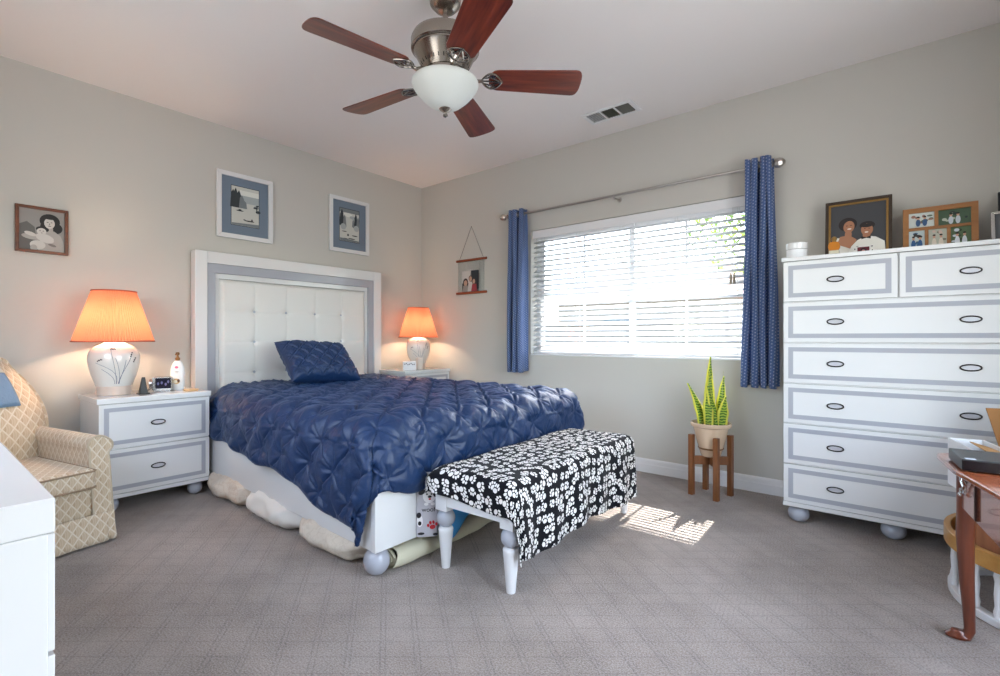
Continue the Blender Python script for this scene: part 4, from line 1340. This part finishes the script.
gg = t.mix(t.math('GREATER_THAN', wv.outputs['Fac'], .55), lin((84, 124, 44)), lin((176, 196, 78)))
t.l(t.mix(edge, gg, lin((232, 228, 96))), t.bsdf.inputs['Base Color'])
tr = t.n('ShaderNodeBsdfTranslucent'); t.l(t.mix(edge, gg, lin((232, 228, 96))), tr.inputs[0])
mx = t.n('ShaderNodeMixShader'); mx.inputs[0].default_value = .35
t.l(t.bsdf.outputs[0], mx.inputs[1]); t.l(tr.outputs[0], mx.inputs[2]); t.l(mx.outputs[0], t.t.nodes['Material Output'].inputs[0])
CR = Vector((.7763, .6304, 0)); CF = Vector((-.6304, .7763, 0))
def leaf(bx, by, h_, wd_, leanx, leany, twist, curl):
    """bx/leanx: along camera right, by/leany: away from it"""
    def fn(u, v):
        c = CR*(bx+leanx*v**curl)+CF*(by+leany*v**curl)
        a = twist+v*1.1
        wl = wd_*(.50+.5*math.sin(PI*min(1, v*.85+.12)))*(1-v**6)*(1+.06*math.sin(v*17))
        side = CR*math.cos(a)+CF*math.sin(a)
        nrm = CF*math.cos(a)-CR*math.sin(a)
        s = (u-.5)*2
        p = c+side*(s*wl*.5)+nrm*(.010*s*s)
        return (p.x, p.y, h_*v)
    mb = MB().grid(fn, 6, 22, 0, lambda u, v: (u, v*h_/.4))
    mb.build('leaf', ml, sn, solid=.003, fixn=False, ang=80)
leaf(-.010, .0, .465, .066, .012, .0, -.55, 1.5)
leaf(-.055, .01, .285, .062, -.085, .02, -.2, 1.9)
leaf(-.035, -.045, .30, .070, .000, -.01, -.6, 1.3)
leaf(.018, -.04, .275, .062, -.065, -.02, -.3, 1.5)
leaf(.062, .0, .335, .062, .030, .0, -.7, 1.5)
leaf(.050, -.055, .21, .074, .020, -.02, -.5, 1.3)
leaf(.0, .05, .25, .060, .035, .03, -.2, 1.2)
leaf(-.012, -.02, .37, .056, .000, .0, -1.0, 1.2)
leaf(.030, .01, .23, .060, -.020, .0, -.4, 1.2)
MB().tube([(.045, .03, 0), (.060, .045, .2), (.066, .05, .37)], .0016, 6).build('stem', flatmat((168, 170, 120)), sn)

# ------------------------------------------------------------------ armchair
ac = thing('armchair', 'cream and tan patterned upholstered armchair beside the nightstand', 'armchair', (.665, -3.455, 0), math.radians(13))
def soft(mb, a, b_, r=.03, uvs=1.0):
    """rounded box with uv laid along each face"""
    bmx = bmesh.new()
    bmesh.ops.create_cube(bmx, size=1)
    S = Matrix.Diagonal(Vector((b_[0]-a[0], b_[1]-a[1], b_[2]-a[2], 1)))
    bmesh.ops.transform(bmx, matrix=Matrix.Translation([(a[i]+b_[i])/2 for i in range(3)]) @ S, verts=bmx.verts)
    bmesh.ops.bevel(bmx, geom=bmx.edges[:], offset=r, segments=4, profile=.5, affect='EDGES')
    n = len(mb.v)
    bmx.verts.index_update()
    for v in bmx.verts: mb.v.append(v.co.copy())
    for f in bmx.faces: mb.f.append(tuple(v.index+n for v in f.verts)); mb.m.append(0)
    bmx.free()
    return mb
def boxuv(o):
    me = o.data
    ul = me.uv_layers.get('UVMap') or me.uv_layers.new(name='UVMap')
    for p in me.polygons:
        n = p.normal; ax = max(range(3), key=lambda i: abs(n[i]))
        for li in p.loop_indices:
            c = me.vertices[me.loops[li].vertex_index].co
            ul.data[li].uv = {0: (c.y, c.z), 1: (c.x, c.z), 2: (c.y, c.x)}[ax]
    return o
SW = .375       # half width
# frame with front panel
b = MB(); soft(b, (-.36, -SW+.015, .12), (.375, SW-.015, .29), .02)
boxuv(b.build('seat_base', M['brocade'], ac))
# pleated skirt
sk = MB()
path = [(-.38, -SW), (.40, -SW), (.40, SW), (-.38, SW)]
def skirt(u, v):
    # perimeter walk with small kick pleats at the corners
    segs = [(path[i], path[(i+1) % 4]) for i in range(4)]
    lens = [math.dist(*s_) for s_ in segs]; tot = sum(lens); d_ = u*tot
    for s_, l_ in zip(segs, lens):
        if d_ <= l_+1e-6: break
        d_ -= l_
    k = d_/l_
    x = s_[0][0]+(s_[1][0]-s_[0][0])*k; y = s_[0][1]+(s_[1][1]-s_[0][1])*k
    n_ = Vector(((s_[1][1]-s_[0][1]), -(s_[1][0]-s_[0][0]), 0)).normalized()
    e = min(d_, l_-d_)
    fl = .018*(1-v)+.004*math.sin(d_*30)*(1-v)-(.012 if .015 < e < .035 else 0)*(1-v)
    return (x+n_.x*fl, y+n_.y*fl, .012+.145*v)
def sk_uv(u, v): return (u*3.05, .012+.145*v)
sk.grid(skirt, 240, 6, 0, sk_uv)
sk.build('skirt', M['brocade'], ac, solid=.006, fixn=False)
# seat cushion
b = MB(); soft(b, (-.20, -.288, .292), (.435, .288, .398), .028)
cu = boxuv(b.build('seat_cushion', M['brocade'], ac))
pp_ = MB()
for z in (.304, .386):
    pp_.tube([(-.19, -.289, z), (.415, -.289, z), (.434, -.275, z), (.437, 0, z), (.434, .275, z), (.415, .289, z), (-.19, .289, z)], .0045, 6)
pp_.build('piping', mat('piping', (150, 128, 104), .8), cu)
# arms: upright panel with an outward roll
def arm(s):
    mb = MB()
    prof = [(.290, .12), (.290, .45), (.282, .485), (.280, .515), (.292, .540), (.315, .551), (.350, .540), (.382, .512), (.388, .480), (.374, .452), (.376, .42), (.375, .30), (.375, .12)]
    n = len(prof)
    def cr(i, t_):
        p0, p1, p2, p3 = prof[max(i-1, 0)], prof[i], prof[min(i+1, n-1)], prof[min(i+2, n-1)]
        g = lambda a, b_, c, d_: .5*((2*b_)+(c-a)*t_+(2*a-5*b_+4*c-d_)*t_*t_+(3*b_-a-3*c+d_)*t_**3)
        return (g(p0[0], p1[0], p2[0], p3[0]), g(p0[1], p1[1], p2[1], p3[1]))
    P_ = []
    for i in range(n-1):
        for q in range(4): P_.append(cr(i, q/4))
    P_.append(prof[-1])
    lens = [0]
    for a, c in zip(P_, P_[1:]): lens.append(lens[-1]+math.dist(a, c))
    def fn(u, v):
        k = min(int(round(v*(len(P_)-1))), len(P_)-1)
        y, z = P_[k]
        x = -.34+.69*u+(.05*u*max(0, (.44-z)/.32))
        # front of the arm leans back below the roll, swells outward at the top
        if z > .44: x += .02*u*(z-.44)/.1
        sh = 1-.10*(1-u)*(1 if z > .46 else 0)
        return (x, s*y, .12+(z-.12)*(1-.0*(1-u)))
    mb.grid(fn, 20, len(P_)-1, 0, lambda u, v: (.7*u, lens[min(int(round(v*(len(P_)-1))), len(P_)-1)]))
    for u in (0, 1):
        pts = [fn(u, i/(len(P_)-1)) for i in range(len(P_))]
        k0 = len(mb.v)
        mb.flat(pts if u else pts[::-1])
        for i, q in enumerate(pts if u else pts[::-1]): mb.uv[k0+i] = (q[1], q[2])
    o = mb.build('arm', M['brocade'], ac, bevel=.012, seg=3)
    w_ = MB().tube([fn(1, i/(len(P_)-1)) for i in range(len(P_))], .005, 6)
    w_.build('piping', mat('piping', (196, 180, 158), .8), o)
arm(1); arm(-1)
# back, reclined and rounded at the top
def back(u, v, side):
    zz = .28+.70*v
    hw = .300+.085*math.sin(PI*min(1, v*1.05))-.06*v**3
    a = (u-.5)*2
    top = -.055*abs(a)**3*v**2
    x = -.16-.20*v - (.10*a*a if side > 0 else .06*a*a)
    th = .085*(1-.35*v)
    bulge = .045*(1-a*a)*math.sin(PI*v*.92+.1)
    edge = (1-max(abs(a), 0)**6)**.5*(1-(v**10))**.5
    x += (th+bulge)*edge if side > 0 else -(th*.6)*edge
    return (x, a*hw, zz+top)
b = MB()
for sd_ in (1, -1):
    b.grid(lambda u, v, sd_=sd_: back(u, v, sd_), 32, 32, 0, lambda u, v: (u*.62, v*.62))
b.build('backrest', M['brocade'], ac, fixn=False, ang=170)
# throw over the chair back
tw = thing('chair_back_towel', 'blue and cream towel draped over the top of the armchair', 'towel', (.665, -3.455, 0), math.radians(13))
def twf(u, v, off=.006):
    a_ = .38+.42*u   # lateral on the back
    if v < .75:
        p = Vector(back(a_, .58+.40*(v/.75), 1))
        p.x += off+.004*math.sin(u*12+v*6)
    else:
        k = (v-.75)/.25
        p = Vector(back(a_, .98, 1)); q = Vector(back(a_, .90, -1))
        p = p.lerp(q, k)+Vector((off*(1-2*k), 0, .012*math.sin(PI*k)))
    return tuple(p)
tb_ = MB().grid(lambda u, v: twf(u, v), 20, 16); tb_.build('towel', mat('blue_terry', (118, 146, 176), .95, bump=(90, 1.0)), tw, solid=.012, fixn=False)
tc = MB().grid(lambda u, v: twf(.0+u, .50+.5*v, .015), 20, 10); tc.build('cream_border', mat('cream_terry', (222, 218, 206), .95, bump=(90, .8)), tw, solid=.008, fixn=False)
# crocheted cushion on the left arm side
cz = cushion(MB(), .36, .34, .13, 30)
cz.xform(Matrix.Translation((.76, -3.56, .500)) @ Matrix.Rotation(math.radians(95), 4, 'Z') @ Matrix.Rotation(math.radians(-24), 4, 'X'))
m_cro, t = mat('crochet', (224, 214, 200), .9, nt=True)
vo = t.n('ShaderNodeTexVoronoi'); vo.inputs['Scale'].default_value = 55; t.l(t.coord(), vo.inputs['Vector']); t.bump(vo.outputs['Distance'], .8, .01)
tag(cz.build('cushion', m_cro, fixn=False, ang=170), 'cream textured cushion on the armchair seat, behind the low dresser top', 'cushion')

# ------------------------------------------------------------------ desk on the right
RD = math.radians(-82.8)            # local +x runs towards the camera along the wall
dk = thing('side_table', 'mahogany table with curved leg and brass catch at the right edge', 'table', (4.256, -1.262, 0), RD)
# local: x from the far corner towards the camera, +y towards the right wall
TZ = .630
def top_outline(g=0):
    out = []
    L_, D_ = .98, .46
    n = 30
    # room-side edge (y=0): a tongue at the far corner, a cove, then a shallow bow
    for i in range(n+1):
        x = L_*i/n
        y = .045*max(0, (.05-x)/.05)**2
        if x > .30: y += .05*math.sin(min(1, (x-.30)/.5)*PI/2)
        out.append((x, y+g))
    out += [(L_, D_-g), (.04, D_-g), (0, D_-.05)]
    return out
tp = MB().prism(top_outline(), TZ-.018, TZ)
tp.build('tabletop', M['mah'], dk, bevel=.006, seg=3)
ap = MB(); ap.box((.075, .055, .465), (.93, .073, TZ-.018)).box((.075, .40, .465), (.93, .418, TZ-.018)).box((.075, .073, .465), (.093, .40, TZ-.018)).box((.912, .073, .465), (.93, .40, TZ-.018))
ap.build('apron', M['mah'], dk, bevel=.003)
for (x, y) in ((.105, .072), (.917, .072), (.105, .405), (.917, .405)):
    lg = MB()
    s = -1 if y < .2 else 1
    pts = [(x, y, .60), (x, y, .46), (x, y+s*.003, .36), (x, y, .22), (x, y-s*.006, .10), (x-.0, y-s*.008, .035), (x-.0, y+s*.004, .012)]
    lg.tube(pts, [.027, .027, .025, .021, .017, .0155, .018], 14)
    lg.lathe([(.016, .0), (.030, .004), (.032, .012), (.022, .020), (.016, .030)], 20, (x, y+s*.022, 0), sx=.75, sy=1.15)
    lg.build('leg', M['mahleg'], dk)
lt = MB(); y = .050
lt.tube([(.165, y, .565), (.175, y-.008, .578), (.190, y-.010, .570), (.195, y-.006, .556), (.185, y-.004, .545), (.172, y-.008, .540), (.165, y-.006, .528)], .004, 8)
lt.box((.158, y, .525), (.172, y+.006, .582)); lt.ball((.166, y-.006, .52), .008, 0, 10); lt.tube([(.190, y-.006, .585), (.205, y-.010, .575), (.210, y-.004, .558)], .0035, 6)
lt.build('brass_catch', M['silver'], dk)
MB().box((.30, .048, .475), (.312, .056, .595)).build('drawer_gap', flatmat((48, 22, 16)), dk)
pl = thing('disc_player', 'flat black disc player lying on the mahogany table', 'disc player', (4.451, -1.470, TZ), math.radians(6))
MB().box((-.15, -.095, .004), (.15, .095, .040)).build('player_case', M['black'], pl, bevel=.003)
MB().box((-.148, -.0975, .008), (.148, -.0945, .036)).build('front_panel', mat('gloss_black', (14, 14, 18), .1), pl)
MB().box((-.140, -.090, .0400), (-.115, -.070, .0406)).build('sticker', flatmat((200, 205, 215)), pl)
for sx in (-1, 1):
    for sy in (-1, 1): MB().lathe([(.010, 0), (.010, .005)], 12, (sx*.12, sy*.07, 0)).build('foot', M['black'], pl)
# white spindled oval stand with an oak tray top, behind the table leg
sn2 = thing('spindle_stand', 'low oval oak stand with white spindles on the carpet behind the mahogany table leg', 'stand', (4.578, -.925, 0), math.radians(4))
AX, AY = .258, .340
def ell(r, n=64, z=0, ax=AX, ay=AY): return [(ax*r*math.cos(2*PI*i/n), ay*r*math.sin(2*PI*i/n), z) for i in range(n)]
def ering(mb, r0, r1, z0, z1, n=64):
    a = ell(r0, n, z0); b_ = ell(r1, n, z0); c = ell(r1, n, z1); d_ = ell(r0, n, z1)
    vs = a+b_+c+d_; fs = []
    for k in range(n):
        k2 = (k+1) % n
        for p, q in ((0, 1), (1, 2), (2, 3), (3, 0)): fs.append((p*n+k, p*n+k2, q*n+k2, q*n+k))
    return mb.add(vs, fs)
b = MB(); ering(b, .86, 1.0, .0, .030); b.build('base_ring', M['white_matte'], sn2, bevel=.005)
b = MB(); ering(b, .96, 1.05, .205, .268); b.prism([(x, y) for x, y, z in ell(.97)], .200, .212); b.build('tray_top', M['oak'], sn2, bevel=.004)
for i in range(22):
    a = 2*PI*i/22
    MB().lathe([(.009, .028), (.012, .05), (.008, .07), (.011, .115), (.008, .16), (.012, .18), (.009, .205)], 10, (AX*.93*math.cos(a), AY*.93*math.sin(a), 0)).build('spindle', M['white_matte'], sn2)
# open carton standing in the tray
cb = thing('cardboard_box', 'open brown cardboard carton with raised flaps behind the table', 'box', (4.640, -.96, .2125), math.radians(16))
bx = MB(); w_, d_, h_ = .110, .175, .37; t_ = .004
bx.box((-w_, -d_, 0), (w_, d_, t_)).box((-w_, -d_, t_), (-w_+t_, d_, h_)).box((w_-t_, -d_, t_), (w_, d_, h_)).box((-w_+t_, -d_, t_), (w_-t_, -d_+t_, h_)).box((-w_+t_, d_-t_, t_), (w_-t_, d_, h_))
bx.build('carton', M['card'], cb)
def flapq(nm, p, m_):
    mb = MB(); n_ = (Vector(p[1])-Vector(p[0])).cross(Vector(p[3])-Vector(p[0])).normalized()*.004
    mb.hexa([Vector(q) for q in p]+[Vector(q)+n_ for q in p]); mb.build(nm, m_, cb)
flapq('flap', [(-w_, d_, h_), (w_, d_, h_), (w_, d_+.03, h_+.175), (-w_-.035, d_+.03, h_+.175)], M['brown'])
flapq('flap', [(-w_, -d_, h_), (-w_, d_, h_), (-w_-.11, d_-.03, h_+.035), (-w_-.11, -d_+.03, h_+.010)], M['card'])
flapq('flap', [(-w_, -d_, h_), (w_, -d_, h_), (w_-.01, -d_-.10, h_-.06), (-w_+.01, -d_-.10, h_-.06)], M['card'])
m_bag, t = mat('clear_plastic', (225, 225, 228), .15, nt=True, trans=.6, ior=1.2)
pb = MB()
def bagf(u, v):
    a = 2*PI*u; b_ = PI*(v-.5)
    p = Vector((.085*math.cos(b_)*math.cos(a), .085*math.cos(b_)*math.sin(a), .075*math.sin(b_)))
    k = 1+.3*noise.noise(p*30)+.15*noise.noise(p*80)
    return tuple(p*k)
pb.grid(bagf, 40, 24); o = pb.build('plastic_bag', m_bag, None, fixn=False, ang=20); o.location = (4.645, -.97, .665)
tag(o, 'crumpled clear plastic wrap sticking out of the open carton', 'plastic wrap')
bb2 = thing('wooden_box', 'reddish brown box in the oak tray between the table leg and the carton', 'box', (4.415, -.945, .2125), math.radians(10))
MB().box((-.045, -.11, 0), (.045, .11, .205)).build('box_body', wood('crate_wood', (120, 72, 44), (146, 92, 58), .5, 2, .1), bb2, bevel=.003)
MB().box((-.048, -.113, .190), (.048, .113, .2055)).build('lid', wood('crate_lid', (130, 80, 50), (156, 100, 64), .5, 1, .1), bb2, bevel=.003)
wb = thing('white_tray', 'open white box lying on the brown box between the tall dresser and the table', 'box', (4.415, -.945, .4185), math.radians(12))
t_ = .006
MB().box((-.060, -.15, 0), (.060, .15, t_)).box((-.060, -.15, t_), (-.060+t_, .15, .20)).box((.060-t_, -.15, t_), (.060, .15, .20)).box((-.060+t_, -.15, t_), (.060-t_, -.15+t_, .20)).box((-.060+t_, .15-t_, t_), (.060-t_, .15, .20)).build('box_shell', M['white_matte'], wb, bevel=.002)

# ------------------------------------------------------------------ outside the window
struct(MB().box((-14, .3, -.30), (20, 24, -.2)).build('ground_outside', mat('patio_concrete', (112, 110, 106), .9, bump=(20, .3))))
ev = MB().box((-.3, .16, 2.50), (5.2, .95, 2.60)); struct(ev.build('eave_outside', mat('eave_paint', (205, 200, 190), .7)))
fw_ = MB().box((-10, 7.0, -.2), (16, 7.2, 1.35)).box((-10, 6.96, 1.35), (16, 7.24, 1.43))
tag(fw_.build('garden_wall', mat('stucco', (128, 122, 114), .9, bump=(40, .4))), 'pale stucco garden wall outside the window, seen between the blind slats', 'wall')
ho = thing('neighbour_house', 'pale house with brown tiled roof outside the left half of the window', 'house', (-3.2, 13, -.2))
MB().box((-3.2, 0, 0), (3.2, 5, 2.7)).build('house_wall', mat('house_stucco', (136, 130, 122), .9), ho)
MB().add([(-3.6, -.5, 2.6), (3.6, -.5, 2.6), (3.6, 5.5, 2.6), (-3.6, 5.5, 2.6), (-2.6, 2.5, 4.2), (2.6, 2.5, 4.2)], [(0, 1, 5, 4), (2, 3, 4, 5), (1, 2, 5), (3, 0, 4), (0, 3, 2, 1)]).build('roof', mat('roof_tile', (150, 116, 96), .9, bump=(12, 1)), ho, smooth=False)
MB().box((-1.2, -.02, 1.0), (.2, .01, 2.0)).build('house_window', mat('far_glass', (80, 96, 110), .1), ho)
tree = thing('garden_tree', 'yellow-green leafy tree outside the upper right of the window', 'tree', (3.1, 6.3, -.2))
MB().tube([(0, 0, 0), (.1, .05, 1.6), (.0, .1, 2.8), (.3, .1, 4.0)], [.16, .13, .10, .05], 12).tube([(.05, .05, 1.8), (-.7, .2, 2.9), (-1.1, .3, 3.8)], [.08, .05, .03], 8).tube([(.05, .05, 2.0), (.8, -.1, 3.2), (1.3, 0, 4.2)], [.08, .05, .03], 8).build('trunk', flatmat((110, 92, 74)), tree)
fo = MB(); rt = random.Random(4)
for k in range(5200):
    c = rt.choice([(0, 0, 4.3, 1.5), (-1.2, .2, 3.6, 1.1), (1.4, 0, 4.0, 1.4), (.6, -.2, 3.0, 1.0), (2.2, .2, 3.3, .9)])
    d_ = Vector((rt.gauss(0, 1), rt.gauss(0, 1), rt.gauss(0, 1))).normalized()*c[3]*rt.random()**.4
    p = Vector(c[:3])+d_
    u = Vector((rt.uniform(-1, 1), rt.uniform(-1, 1), rt.uniform(-1, 1))).normalized(); w_ = u.orthogonal().normalized(); l_ = rt.uniform(.06, .11)
    fo.add([p-u*l_, p+w_*l_*.35, p+u*l_, p-w_*l_*.35], [(0, 1, 2, 3)], rt.randrange(2))
fo.build('foliage', [mat('leaf_light', (176, 190, 90), .6), mat('leaf_mid', (120, 146, 72), .6)], tree, smooth=False, fixn=False)

# ------------------------------------------------------------------ kinds that repeat
GROUPS = {'nightstand': 'matching white nightstands beside the bed', 'table_lamp': 'matching table lamps on the nightstands',
          'curtain': 'blue dotted curtains on the rod', 'framed_picture': 'white framed landscapes above the headboard',
          'stored_pillow': 'pillows stored under the bed'}
for o in list(sc.objects):
    if o.parent is None and 'label' in o:
        g = GROUPS.get(o.name.split('.')[0])
        if g: o['group'] = g
